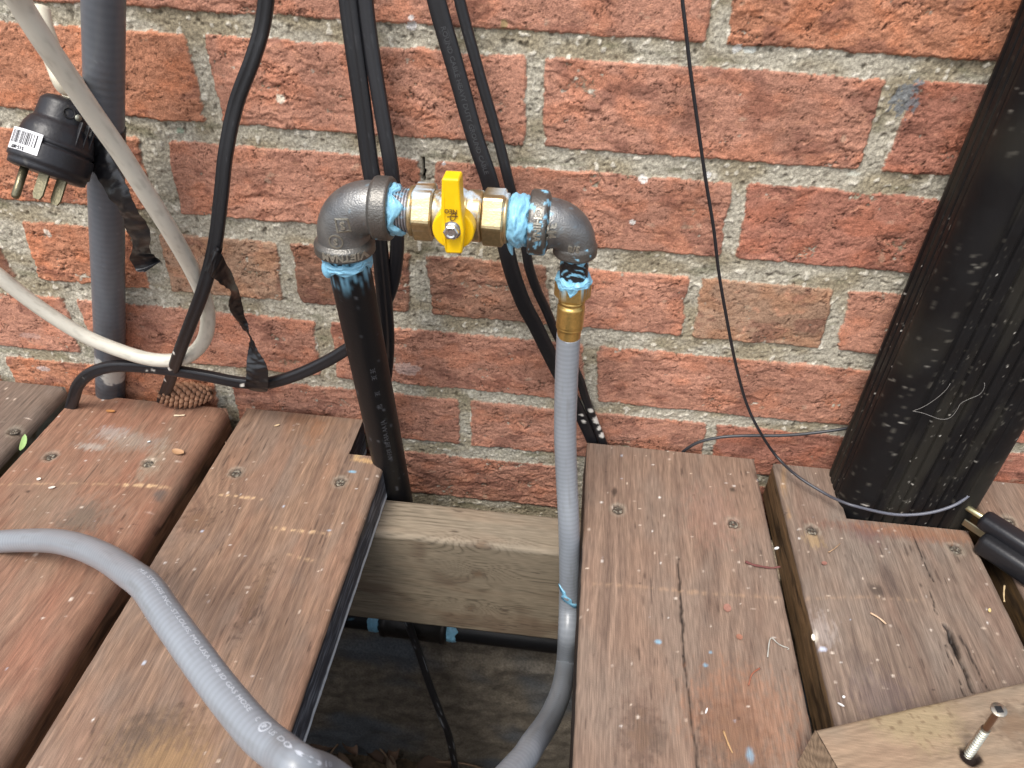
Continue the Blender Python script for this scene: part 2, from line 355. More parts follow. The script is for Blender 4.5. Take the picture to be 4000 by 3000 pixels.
# foundation and ground
xs = np.arange(-.85, .70, .006); zs = np.arange(-.62, -.106, .006); fx, fz = np.meshgrid(xs, zs)
hf = .012+fbm(fx/.03, fz/.03, 5, 301)*.0035+np.where(fz < -.34, .006, 0)
cf = lin(112, 104, 92)*(1+.5*fbm(fx/.012, fz/.012, 4, 303)[..., None]); cf = mix(cf, lin(88, 93, 98), ss(.0, .6, fbm(fx/.12+.5, fz/.10, 3, 305)))
Vf = np.stack([fx, -hf+.004, fz], -1).reshape(-1, 3); Ff = gridF(*fx.shape)
fo = mk('foundation_wall', Vf, Ff, mat('rough concrete', .95, bump=.001, bscale=250, fine=.3, fscale=(400, 400, 400)), None, cf.reshape(-1, 3))
tag(fo, 'dark rough concrete foundation seen through the deck opening under the brick wall', 'foundation')
gx = np.concatenate([[-30, -10, -3, -1.2], np.arange(-.8, .7, .012), [1.2, 3, 10, 30]]); gy = np.concatenate([[-30, -10, -3, -1.2], np.arange(-.9, .05, .012), [1, 3, 30]])
gX, gY = np.meshgrid(gx, gy); gh = -.60+fbm(gX/.08, gY/.08, 4, 311)*.012
cg = lin(84, 70, 54)*(1+.4*fbm(gX/.03, gY/.03, 3, 313)[..., None])
gr = mk('ground', np.stack([gX, gY, gh], -1), gridF(*gX.shape), mat('damp soil', .95, bump=.004, bscale=120, fine=.4, fscale=(200, 200, 200)), None, cg.reshape(-1, 3))
tag(gr, 'dark soil under the deck', 'ground', kind='structure')

# ================================================================== WOOD
def grain(u, l, bid, knots, pal, fq=1.0, ring=0.0):
    """colour and relief of a plank: u across, l along (metres)"""
    ph = u*1.0+fbm(u/.05+bid*7, l/.25+bid, 3, 400+bid)*.010
    for (ku, kl, ru, rl) in knots:
        q = np.exp(-(((u-ku)/(ru*2.6))**2+((l-kl)/(rl*3.4))**2)); ph = ph+q*(.012 if rl > .012 else .020)*np.sign(.5-(bid % 2))
    g1 = pn(ph/.0052/fq, l/.35+bid, 410+bid); g2 = pn(ph/.0021/fq, l/.12+bid*3, 420+bid); g3 = pn(ph/.0011, l/.05, 430+bid)
    g4 = pn(ph/.0034+3, l/.5+bid*5, 436+bid)
    g = np.clip(.5+.32*g1+.26*g2+.24*g3, 0, 1)
    if ring: g = np.clip(.62+.16*g1+.10*g2, 0, 1)
    c = mix(pal[0], pal[1], g)
    if ring:
        fr_ = (ph/.0036+.9*fbm(u/.02, l/.15, 2, 433)) % 1; ln = np.exp(-((fr_-.5)/.13)**2)*ss(-.7, .2, fbm(u/.01, l/.08, 2, 434)); c = mix(c, pal[0]*.62, ln*ring)
    c = mix(c, pal[1]*1.22, ss(.45, .8, g4)*.35); c = mix(c, pal[0]*.78, ss(.42, .75, -g4)*.32)
    wth = ss(-.35, .5, fbm(u/.045+bid*5, l/.09+bid*2, 4, 440+bid, .6)); c = mix(c, pal[2], wth*.55)
    red = ss(.0, .6, fbm(u/.03+bid*11, l/.12, 3, 450+bid)); c = mix(c, pal[3], red*.34)
    c = c*(1+.13*fbm(u/.0016, l/.012, 2, 455+bid)[..., None])
    blk = ss(.50, .8, fbm(u/.0022, l/.022, 2, 460+bid))*ss(.15, .5, fbm(u/.03, l/.04, 2, 462+bid)); c = mix(c, lin(52, 38, 32), blk*.6)
    for (ku, kl, ru, rl) in knots:
        q = np.sqrt(((u-ku)/ru)**2+((l-kl)/rl)**2)+fbm(u/.005, l/.005, 3, 470)*.55
        c = mix(c, lin(78, 58, 46), ss(1.5, .7, q)*.35); c = mix(c, lin(112, 88, 66), ss(.8, .3, q)*.4)
        c = mix(c, lin(48, 36, 28), np.exp(-((q-.9)/.16)**2)*.35*ss(-.3, .3, fbm(u/.003, l/.004, 2, 472)))
    return c, g
def plank(name, x0, x1, l0, l1, th, pal, bid, knots=(), ring=0.0, axis_='y', org=(0, 0, 0), fine_l=(-.34, 0), sidecol=None, feats=None, r=.0035, step=.0010, parent=None, m=None, rl=True, rr=True, rR_=None, rotz=None, wav=.0004):
    """Long plank along its l axis (world y, or x for the joist); profile in (w, z)."""
    rL = r if rl else .0002; rR = (rR_ or r) if rr else .0002
    a = np.linspace(0, math.pi/2, 5)
    left = [(x0, -th+k) for k in np.linspace(0, th-rL, max(3, int((th-rL)/step)))][:-1]+[(x0+rL-rL*math.cos(t), -rL+rL*math.sin(t)) for t in a]
    top = [(k, 0) for k in np.linspace(x0+rL, x1-rR, int((x1-x0)/step))][1:-1]
    right = [(x1-rR+rR*math.sin(t), -rR+rR*math.cos(t)) for t in a]+[(x1, k) for k in np.linspace(-rR, -th, max(3, int((th-rR)/step)))][1:]
    pr = np.array(left+top+right); n = len(pr)
    per = np.concatenate([[0], np.cumsum(np.linalg.norm(np.diff(pr, axis=0), axis=1))]); uu = per-per[len(left)]+x0+rL
    ls = np.unique(np.concatenate([np.arange(l0, max(l0, fine_l[0]), .008), np.arange(max(l0, fine_l[0]), l1, step), [l1]]))
    ls = ls[np.concatenate([[True], np.diff(ls) > 2e-4])]
    U, Lg = np.meshgrid(uu, ls); PX = np.broadcast_to(pr[:, 0], U.shape).copy(); PZ = np.broadcast_to(pr[:, 1], U.shape).copy()
    c, g = grain(U, Lg, bid, knots, pal, 1.0, ring)
    istop = (PZ > -rL*.9)
    wv = fbm(Lg/.03, U*0+bid, 3, 480+bid)*wav
    PX = PX+np.where(PX < (x0+x1)/2, 1, -1)*np.abs(wv)*(np.abs(PX-(x0+x1)/2) > (x1-x0)/2-.006)
    PZ = PZ-(1-g)*.00018*istop
    isL = (pr[:, 0] <= x0+1e-6) & (pr[:, 1] < -rL*1.01); isR = (pr[:, 0] >= x1-1e-6) & (pr[:, 1] < -rR*1.01)
    if sidecol is not None:
        for msk, sc_ in ((isL, sidecol[0]), (isR, sidecol[1])):
            if sc_ is not None:
                k = np.broadcast_to(msk, U.shape); c[k] = sc_(U, Lg, PZ, c)[k]
    wl = rotz is None
    def place(PX, Lg, PZ):
        if axis_ == 'y': V = np.stack([PX, Lg, PZ], -1)
        elif axis_ == 'x': V = np.stack([Lg, -PX, PZ], -1)
        V = V.reshape(-1, 3)
        if rotz is not None:
            cz, sz = math.cos(rotz), math.sin(rotz); V = np.stack([V[:, 0]*cz-V[:, 1]*sz, V[:, 0]*sz+V[:, 1]*cz, V[:, 2]], 1)
        return V+np.asarray(org)
    V = place(PX, Lg, PZ)
    if feats is not None:
        c, dz = feats(V.reshape(*U.shape, 3), c, istop); V[:, 2] += dz.ravel()
    F = [f for f in gridF(len(ls), n).tolist()]
    m_ = len(ls)
    F += [[i*n+n-1, i*n, (i+1)*n, (i+1)*n+n-1] for i in range(m_-1)]
    parts = [(V, F, c.reshape(-1, 3))]
    # end grain on both ends (grid caps)
    for ll, sg in ((ls[0], -1), (ls[-1], 1)):
        nx = max(4, int((x1-x0)/.002)); nz = max(4, int(th/.002))
        gx_, gz_ = np.meshgrid(np.linspace(x0+.0002, x1-.0002, nx), np.linspace(-th, -.0003, nz))
        rr_ = np.hypot(gx_-(x0+x1)/2-.02, gz_+th*1.9)
        ce = mix(pal[1]*1.05, pal[0]*.75, .5+.5*np.sin(rr_/.0021*2*math.pi+fbm(gx_/.01, gz_/.01, 2, 9)*2))
        ce = ce*(1+.2*fbm(gx_/.002, gz_/.002, 2, 490)[..., None])
        k = min(rL, rR)*.8
        gz2 = np.where(gz_ > -k, gz_, gz_)
        Vc = place(gx_, np.full(gx_.shape, ll+sg*.0003), gz2); Fc = gridF(nz, nx)
        if (sg > 0) == (axis_ == 'y'): Fc = Fc[:, ::-1]
        parts.append((Vc, Fc.tolist(), ce.reshape(-1, 3)))
    return join(parts)
M_WOOD = mat('stained deck wood', rough=.66, bump=.0002, bscale=1200, fine=.26, fscale=(1500, 70, 1100), spec=.35, det=3, rvar=.12)
M_WOODX = mat('bare joist wood', rough=.75, bump=.00012, bscale=1200, fine=.14, fscale=(70, 1600, 1600), spec=.3, det=3)

def dist_seg(X, Y, a, b):
    a = np.asarray(a[:2]); b = np.asarray(b[:2]); d = b-a; t = np.clip(((X-a[0])*d[0]+(Y-a[1])*d[1])/(d@d), 0, 1)
    return np.hypot(X-a[0]-t*d[0], Y-a[1]-t*d[1]), t
SCREWS = []     # (board index, x, y)
def feats_for(bid, screws=(), cracks=(), pale=(), spots=(), nspeck=120, rng=None, chips=()):
    r_ = np.random.default_rng(900+bid)
    def f(V, c, top):
        X, Y = V[..., 0], V[..., 1]; dz = np.zeros(X.shape)
        for (x, y) in screws:     # countersunk, dirt-filled
            q = np.hypot(X-x, (Y-y)*.9)+fbm(X/.003, Y/.003, 2, 600)*.0010
            c = mix(c, lin(150, 140, 124), ss(.0085, .0045, q)*top*.45); c = mix(c, lin(58, 46, 38), ss(.0052, .0036, q)*top*.8); dz -= ss(.0050, .0036, q)*top*.0016
        for pts, wd, dep in cracks:
            P = [G(*p_) for p_ in pts]
            for a, b in zip(P[:-1], P[1:]):
                q, t = dist_seg(X+fbm(X/.004, Y/.010, 2, 610)*.0010, Y, a, b); k = np.exp(-(q/wd)**2)*top
                c = mix(c, lin(26, 20, 17), np.clip(k*1.1, 0, .9)); dz -= k*dep
        for pts, wd, k_, cc in pale:   # sawblade graze / sun-bleached stripes
            P = [G(*p_) for p_ in pts]
            for a, b in zip(P[:-1], P[1:]):
                q, t = dist_seg(X, Y+fbm(X/.004, Y/.004, 2, 620)*.0012, a, b)
                k = np.exp(-(q/wd)**2)*top*k_*ss(-.35, .25, fbm(X/.0035, Y/.05, 2, 621)); c = mix(c, cc, k)
        for (px, py, rx, ry, cc, k_) in spots:
            p_ = G(px, py); q = np.sqrt(((X-p_[0])/rx)**2+((Y-p_[1])/ry)**2)+fbm(X/.003, Y/.009, 4, int(px) % 97, .65)*(.9 if rx > .005 else .4)
            c = mix(c, cc, ss(1.5, .4, q)*k_*top)
        xa, xb, ya, yb = X.min(), X.max(), max(Y.min(), -.36), Y.max()
        for i in range(int(nspeck*.6*(yb-ya)*(xb-xa)/.047)):
            x, y = r_.uniform(xa, xb), r_.uniform(ya, yb)
            if r_.random() < .35: y = yb-(yb-y)*.5
            rr = abs(r_.normal(0, .00032))+.00042; e = r_.uniform(.6, 1.6)
            j = (np.abs(X-x) < .006) & (np.abs(Y-y) < .006)
            if not j.any(): continue
            q = np.hypot((X[j]-x)*e, (Y[j]-y)/e); cc = [lin(226, 212, 196), lin(214, 196, 176), lin(235, 232, 226), lin(40, 30, 26), lin(190, 205, 222)][r_.choice(5, p=[.4, .3, .12, .12, .06])]
            k = (ss(rr*1.7, rr*.4, q)*top[j]*r_.uniform(.25, .85))[:, None]; c[j] = c[j]*(1-k)+cc*k
        # ageing towards the edges of the stain: scuffed arris
        return c, dz
    return f
RD = [lin(122, 78, 60), lin(172, 122, 96), lin(146, 116, 98), lin(168, 98, 70)]
R3 = [lin(104, 76, 64), lin(164, 126, 102), lin(134, 112, 102), lin(158, 106, 78)]
R4 = [lin(110, 82, 70), lin(160, 124, 104), lin(140, 116, 104), lin(150, 110, 88)]
R5 = [lin(104, 80, 70), lin(150, 122, 106), lin(134, 116, 108), lin(140, 98, 80)]
R1 = [lin(96, 80, 68), lin(146, 124, 106), lin(124, 110, 98), lin(120, 92, 74)]
YW = np.array([1.0, 1.0, .90]); RD = [ds_(c_, .26, .84)*YW for c_ in RD]; R3 = [ds_(c_, .24, .90)*YW for c_ in R3]; R4 = [ds_(c_, .34, .90)*YW for c_ in R4]; R5 = [ds_(c_, .36, .94)*YW for c_ in R5]; R1 = [ds_(c_, .2, .85) for c_ in R1]
PALE = lin(200, 168, 130); BLUEP = lin(128, 172, 196); WHT = lin(222, 222, 220)
def mossy(U, L, Z, c):
    k = mix(lin(88, 92, 84), lin(120, 122, 112), .5+.5*fbm(L/.012, Z/.006, 3, 700)); return mix(k, lin(70, 58, 40), ss(0, .5, fbm(L/.03, Z/.02, 3, 701)))
def darkpaint(U, L, Z, c):
    k = mix(lin(58, 60, 66), lin(112, 116, 124), ss(.0, .6, fbm(L/.03, Z/.0025, 3, 710))); k = mix(k, lin(20, 17, 15), ss(-.010, -.004, Z+fbm(L/.02, L*0, 2, 711)*.003)*.75)
    return mix(k, lin(206, 212, 216), ss(-.0318, -.0338, Z+fbm(L/.01, L*0, 2, 712)*.0006))
def sidew(a, b):
    def f(U, L, Z, c): return mix(mix(a, b, .5+.5*fbm(L/.06, Z/.004, 3, 720)), lin(30, 22, 17), ss(.1, .6, fbm(L/.05, Z/.007, 3, 721))*.7)
    return f
SG = 'deck boards running away from the wall'
def board(bid, x0, x1, yend, pal, label, knots=(), feats=None, sidecol=(None, None), ear=None, **kw):
    p1 = plank('deck_board', x0, x1, -.95, yend, .038, pal, bid, knots, sidecol=sidecol, feats=feats, **kw)
    parts = [p1]
    if ear:
        xa, xb, ye = ear; parts.append(plank('ear', xa, xb, yend+.00005, ye, .038, pal, bid, knots, sidecol=sidecol, feats=feats, rl=xa == x0, rr=xb == x1, wav=.0002))
    V, F, c = join(parts); root = empty('deck_board', ((x0+x1)/2, -.3, -.038), label, 'deck board', SG)
    mk('plank', V, F, M_WOOD, root, c)
    return root
def screwhead(root, x, y, zz=-.0011, rr=.0036):
    a = np.arange(20)/20*2*math.pi; V = [(x, y, zz-.0010)]
    rings = [(.28, -.0012), (.30, 0.0), (.62, .0002), (.9, 0.0), (1.0, -.0005)]
    for f_, h_ in rings: V += [(x+rr*f_*math.cos(t), y+rr*f_*math.sin(t), zz+h_) for t in a]
    V = np.array(V); F = [[0, 1+i, 1+(i+1) % 20] for i in range(20)]
    for k in range(4): F += [[1+k*20+i, 1+(k+1)*20+i, 1+(k+1)*20+(i+1) % 20, 1+k*20+(i+1) % 20] for i in range(20)]
    col = mix(lin(70, 62, 54), lin(158, 150, 134), ss(-.1, .5, fbm(V[:, 0]/.0017, V[:, 1]/.0017, 3, int(abs(x)*9e3) % 97)))
    mk('screw', V, F, mat('grimy zinc', .75, .15, bump=.0012, bscale=900, det=5), root, col)
def kn(px, py, a, b):
    p_ = G(px, py); return (p_[0], p_[1], a, b)
scr = lambda *q: [tuple(Gd(*p_)[:2]) for p_ in q]
# --- board 1 (far left)
s1 = scr((30, 930)); f1 = feats_for(1, s1, spots=[], nspeck=110)
b1 = board(1, -.607, -.4665, -.006, R1, 'grey-brown deck board at the far left edge, only its corner showing', feats=f1, rR_=.010, sidecol=(None, mossy))
# --- board 2
s2 = scr((110, 985), (320, 1000)); f2 = feats_for(2, s2, nspeck=190, pale=[([(0, 1892), (300, 1888), (500, 1893)], .0011, .35, PALE), ([(480, 1893), (590, 1898), (672, 1903)], .0013, .9, PALE)],
  spots=[(440, 1690, .012, .007, lin(170, 170, 166), .42), (560, 1725, .020, .008, lin(150, 146, 136), .34), (360, 1745, .011, .004, lin(176, 180, 172), .42), (460, 1720, .026, .012, lin(146, 138, 126), .25), (320, 2020, .014, .014, lin(84, 76, 66), .75), (625, 1930, .005, .006, lin(86, 84, 80), .7), (310, 2000, .030, .018, lin(136, 118, 104), .35), (590, 1810, .008, .020, lin(150, 140, 122), .4),
         (400, 1480, .03, .004, lin(110, 100, 80), .5), (150, 1980, .01, .03, lin(120, 104, 88), .4)])
b2 = board(2, -.4520, -.3140, -.0135, RD, 'reddish deck board with a chalky smear, the pine cone lying on its far end', knots=[kn(310, 2030, .010, .012)], feats=f2, rR_=.012, sidecol=(mossy, sidew(lin(140, 104, 78), lin(96, 76, 60))))
# --- board 3 (notched round the riser, dark painted cut side)
s3 = scr((510, 1020), (735, 1040)); f3 = feats_for(3, s3, nspeck=150, pale=[([(860, 1932), (990, 1945), (1020, 1950)], .0011, .95, PALE), ([(1060, 2060), (1180, 2075), (1290, 2085)], .0012, .8, PALE), ([(1120, 2165), (1230, 2190)], .0010, .4, PALE)],
  spots=[(1375, 1842, .0030, .0014, BLUEP, .9), (1412, 1740, .0035, .014, lin(206, 176, 124), .8), (1440, 1800, .010, .0025, lin(196, 160, 112), .7), (1230, 1690, .006, .016, lin(150, 100, 66), .3), (620, 2920, .03, .02, lin(120, 96, 72), .5), (540, 2870, .012, .014, lin(78, 66, 58), .5), (660, 2980, .02, .012, lin(150, 120, 84), .5), (770, 2030, .010, .008, lin(118, 88, 68), .35), (790, 2075, .0011, .0011, lin(180, 186, 200), .8),
         (1200, 1640, .02, .006, lin(120, 84, 60), .3)])
b3 = board(3, -.2985, -.1625, -.0545, R3, 'brown deck board notched for the black riser pipe, its cut side painted black', knots=[kn(765, 2030, .010, .012), kn(600, 2930, .020, .022), kn(990, 2330, .005, .03)], feats=f3, sidecol=(None, darkpaint), ear=(-.2985, -.1935, -.0105))
# --- board 4
s4 = scr((1335, 1100), (1585, 1130)); f4 = feats_for(4, s4, nspeck=150, cracks=[([(2650, 2180), (2672, 2560), (2726, 3000)], .0007, .0012)], pale=[([(2290, 2280), (2480, 2288), (2700, 2313), (3060, 2336)], .0014, .40, lin(172, 142, 114))],
  spots=[(2400, 1920, .0022, .0045, lin(52, 40, 34), .8), (2862, 1912, .002, .0025, lin(52, 44, 38), .8), (2570, 2506, .0020, .0015, BLUEP, .8), (2757, 2598, .0015, .0012, BLUEP, .7), (2776, 2548, .0011, .0010, BLUEP, .7), (2930, 2948, .0022, .0042, BLUEP, .95), (2915, 2800, .030, .028, lin(160, 110, 80), .35), (2870, 2880, .016, .03, lin(110, 88, 74), .35), (2500, 2830, .012, .03, lin(104, 82, 70), .4), (2580, 2900, .005, .009, lin(88, 74, 64), .5), (2780, 2010, .02, .03, lin(150, 112, 96), .3)])
b4 = board(4, 0.000, .1400, -.012, R4, 'brown deck board right of the opening with a long hairline crack', knots=[kn(2870, 2890, .018, .022), kn(2500, 2860, .010, .018)], feats=f4, sidecol=(sidew(lin(60, 46, 38), lin(40, 32, 28)), None))
# --- board 5
s5 = scr((1755, 1145), (2065, 1185)); f5 = feats_for(5, s5, nspeck=170, cracks=[([(3555, 2055), (3600, 2170), (3645, 2270)], .0005, .0008), ([(3625, 2290), (3660, 2400)], .0004, .0006), ([(3690, 2440), (3725, 2500), (3745, 2560), (3765, 2610), (3800, 2700)], .0011, .0022), ([(3710, 2480), (3740, 2550)], .0022, .0020), ([(3690, 2520), (3770, 2720)], .0004, .0005), ([(3750, 2480), (3860, 2700)], .0004, .0004)],
  pale=[([(3140, 2335), (3430, 2332), (3600, 2345)], .0013, .35, lin(168, 140, 114)), ([(3062, 1830), (3060, 1900), (3085, 2020)], .0018, .5, lin(166, 132, 92))],
  spots=[(3425, 2305, .005, .006, lin(58, 50, 46), .65), (3470, 2260, .005, .014, lin(70, 60, 56), .5), (3380, 2080, .010, .012, lin(102, 76, 74), .5), (3500, 2080, .05, .006, lin(112, 70, 56), .4), (3355, 2570, .010, .008, lin(92, 78, 72), .4), (3450, 2720, .02, .016, lin(98, 84, 84), .45), (3177, 2480, .0030, .0045, lin(240, 232, 214), .95), (3215, 2535, .0022, .0018, lin(190, 200, 222), .9), (3200, 2460, .010, .012, lin(176, 166, 160), .4), (3650, 2080, .05, .008, lin(150, 100, 66), .35), (3180, 2110, .006, .007, lin(160, 136, 100), .6)])
b5 = board(5, .1545, .2925, -.0700, R5, 'greyish deck board cut out round the foot of the black downspout', feats=f5, sidecol=(sidew(lin(150, 118, 84), lin(96, 78, 56)), None), ear=(.1545, .2010, -.0150))
# --- board 6
s6 = scr((2180, 1125)); f6 = feats_for(6, s6, nspeck=90, spots=[(3950, 2380, .008, .02, lin(200, 176, 120), .8)])
b6 = board(6, .3095, .4480, -.010, R4, 'brown deck board at the far right beyond the black downspout', feats=f6, sidecol=(sidew(lin(110, 84, 52), lin(66, 54, 40)), None))
for b_, ss_ in ((b1, s1), (b2, s2), (b3, s3), (b4, s4), (b5, s5), (b6, s6)):
    for (x, y) in ss_: screwhead(b_, x, y)

# joist
JP = [lin(110, 98, 80), lin(154, 139, 116), lin(130, 118, 99), lin(142, 118, 94)]
JP = [ds_(c_, .16) for c_ in JP]
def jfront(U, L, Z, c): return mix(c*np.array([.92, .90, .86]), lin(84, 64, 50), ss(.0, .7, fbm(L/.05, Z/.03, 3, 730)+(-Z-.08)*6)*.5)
kj = W(1868, 2235, -.102); kj2 = W(1838, 2368, -.102)
# unrolled across-coordinate of the joist: top runs from the wall side to the front
JX0, JX1 = .063, .102
def ju(z): return JX1+(-.038-z)
jk = [(ju(kj[2]), kj[0], .0050, .0062), (ju(kj2[2]), kj2[0], .0042, .0050), (.101, W(1880, 2110, -.10)[0], .0035, .008)]
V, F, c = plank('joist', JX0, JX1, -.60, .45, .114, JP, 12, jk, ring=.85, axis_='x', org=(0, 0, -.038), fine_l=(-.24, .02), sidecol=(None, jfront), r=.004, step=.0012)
jr = empty('deck_joist', (-.08, -.0825, -.152), 'pale bare timber joist crossing the opening between the deck boards', 'joist')
mk('beam', V, F, M_WOODX, jr, c)
# a second joist line far from view carries the boards
V, F, c = plank('joist', .60, .64, -.62, .46, .114, JP, 13, (), axis_='x', org=(0, 0, -.038), fine_l=(9, 9), step=.004)
j2 = empty('deck_joist', (-.08, -.62, -.152), 'second timber joist under the near ends of the deck boards', 'joist'); mk('beam', V, F, M_WOODX, j2, c)

# skirting boards, unseen, added to darken the space below the deck
sk = empty('deck_light_blocker', (0, -.96, -.6), 'plank skirting added out of view to keep light out below the deck', 'light blocker')
for (cx_, cy_, sx_, sy_) in ((-.07, -.958, 1.40, .02), (-.78, -.475, .02, .95), (.63, -.475, .02, .95)):
    V, F = box_bev(sx_, sy_, .55, .002, (cx_, cy_, -.318)); mk('light_blocker_board', V, F, mat('light blocker wood', .8, attr=False, base=(.10, .07, .05)), sk)

# loose offcut with the screw, bottom right
OC = G(3186, 2848, .038); ang = math.radians(19.5)
OP = [lin(118, 100, 82), lin(160, 138, 114), lin(132, 120, 104), lin(148, 120, 98)]
def f_oc(V, c, top):
    X, Y = V[..., 0], V[..., 1]
    p_ = G(3560, 2790, .038); q = np.hypot((X-p_[0]), (Y-p_[1])*1.3)+fbm(X/.006, Y/.006, 3, 801)*.006
    c = mix(c, lin(146, 130, 100), ss(.034, .014, q)*top*.75); c = mix(c, lin(90, 68, 50), ss(.3, .7, fbm(X/.004, Y/.004, 3, 803))*ss(.034, .018, q)*top*.6)
    p_ = G(3790, 2958, .038); q = np.hypot(X-p_[0], Y-p_[1]); c = mix(c, lin(30, 18, 12), ss(.0070, .0035, q+fbm(X/.004, Y/.004, 2, 804)*.002)*top); dz = -ss(.0052, .0032, q)*top*.004
    return c, dz
V, F, c = plank('offcut', 0, .090, 0.0, .30, .038, OP, 21, [(.02, .11, .010, .016)], axis_='x', org=(OC[0], OC[1], .0381), fine_l=(0, .16), feats=f_oc, r=.0025, step=.0011, rotz=ang)
oc = empty('wood_offcut', (OC[0]+.12, OC[1], .0), 'short sawn board offcut lying across the deck with a screw standing in it', 'offcut')
mk('plank', V, F, mat('offcut wood', rough=.66, bump=.00015, bscale=1200, fine=.14, fscale=(120, 1700, 1700), spec=.35), oc, c)
# screw standing in the offcut
P0 = G(3780, 2950, .034); P1 = DP(3902, 2772, .366)
ax = (P1-P0); Ls = np.linalg.norm(ax)
pr = []
for k in range(420):
    t = k/419*(Ls-.004); r_ = .00165
    if t < Ls*.60: r_ = .0013+.0012*(abs(((t/.0026) % 1)-.5)*2)**2
    pr.append((t, r_))
pr += [(Ls-.0035, .0018), (Ls-.0008, .0036), (Ls, .0037), (Ls+.0002, .0034)]
V, F = lathe(pr, P0, P1, 28); tt = ((V-P0)@ax)/Ls; colS = mix(lin(198, 194, 176), lin(126, 98, 82), ss(Ls*.58, Ls*.62, tt)); colS = mix(colS, lin(176, 168, 154), ss(Ls*.93, Ls*.95, tt))
sr = empty('wood_screw', P0, 'steel deck screw standing half driven in the wood offcut', 'screw')
mk('shank', V, F, mat('yellow zinc', .28, .9, bump=.0001, bscale=900), sr, colS)
bb = basis(ax, RT); V, F = box_bev(.0006, .0032, .0032, .0002, P0+ax/Ls*(Ls+.0003), bb); mk('square_recess', V, F, mat('recess dark', .6, .3, attr=False, base=(.012, .012, .014)), sr)

# ================================================================== PIPEWORK
YV = -.086                                   # plane of the valve line
PASTE = lin(132, 190, 218)
M_PASTE = mat('pipe dope', rough=.42, bump=.0003, bscale=500, spec=.5, coat=.15)
M_IRON = mat('cast iron', rough=.42, metal=.75, bump=.00030, bscale=1050, pst=True, det=1)
M_BRASS = mat('brass', rough=.34, metal=.85, bump=.00012, bscale=900, pst=True, fine=.14, fscale=(500, 500, 500))
M_BLK = mat('black pipe paint', rough=.46, metal=.0, bump=.0001, bscale=500, spec=.35)
PV = W(1640, 825, YV); ZA = PV[2]                       # axis height
def xa(px): return W(px, 825+(px-1640)*.055, YV)[0]
A_ = np.array([0, YV, ZA]); ex_ = np.array([1.0, 0, 0])
def pastemask(V, sd, th, sc=.006): return ss(th, th+.12, fbm((V[:, 0]+V[:, 1])/sc, V[:, 2]/sc, 4, sd))
def ironcol(V, sd, th=.75):
    k = pastemask(V, sd, th); c = mix(lin(112, 114, 116), lin(140, 139, 136), .5+.5*fbm(V[:, 0]/.01, V[:, 2]/.01, 2, sd)); return mix(c, PASTE, k), k
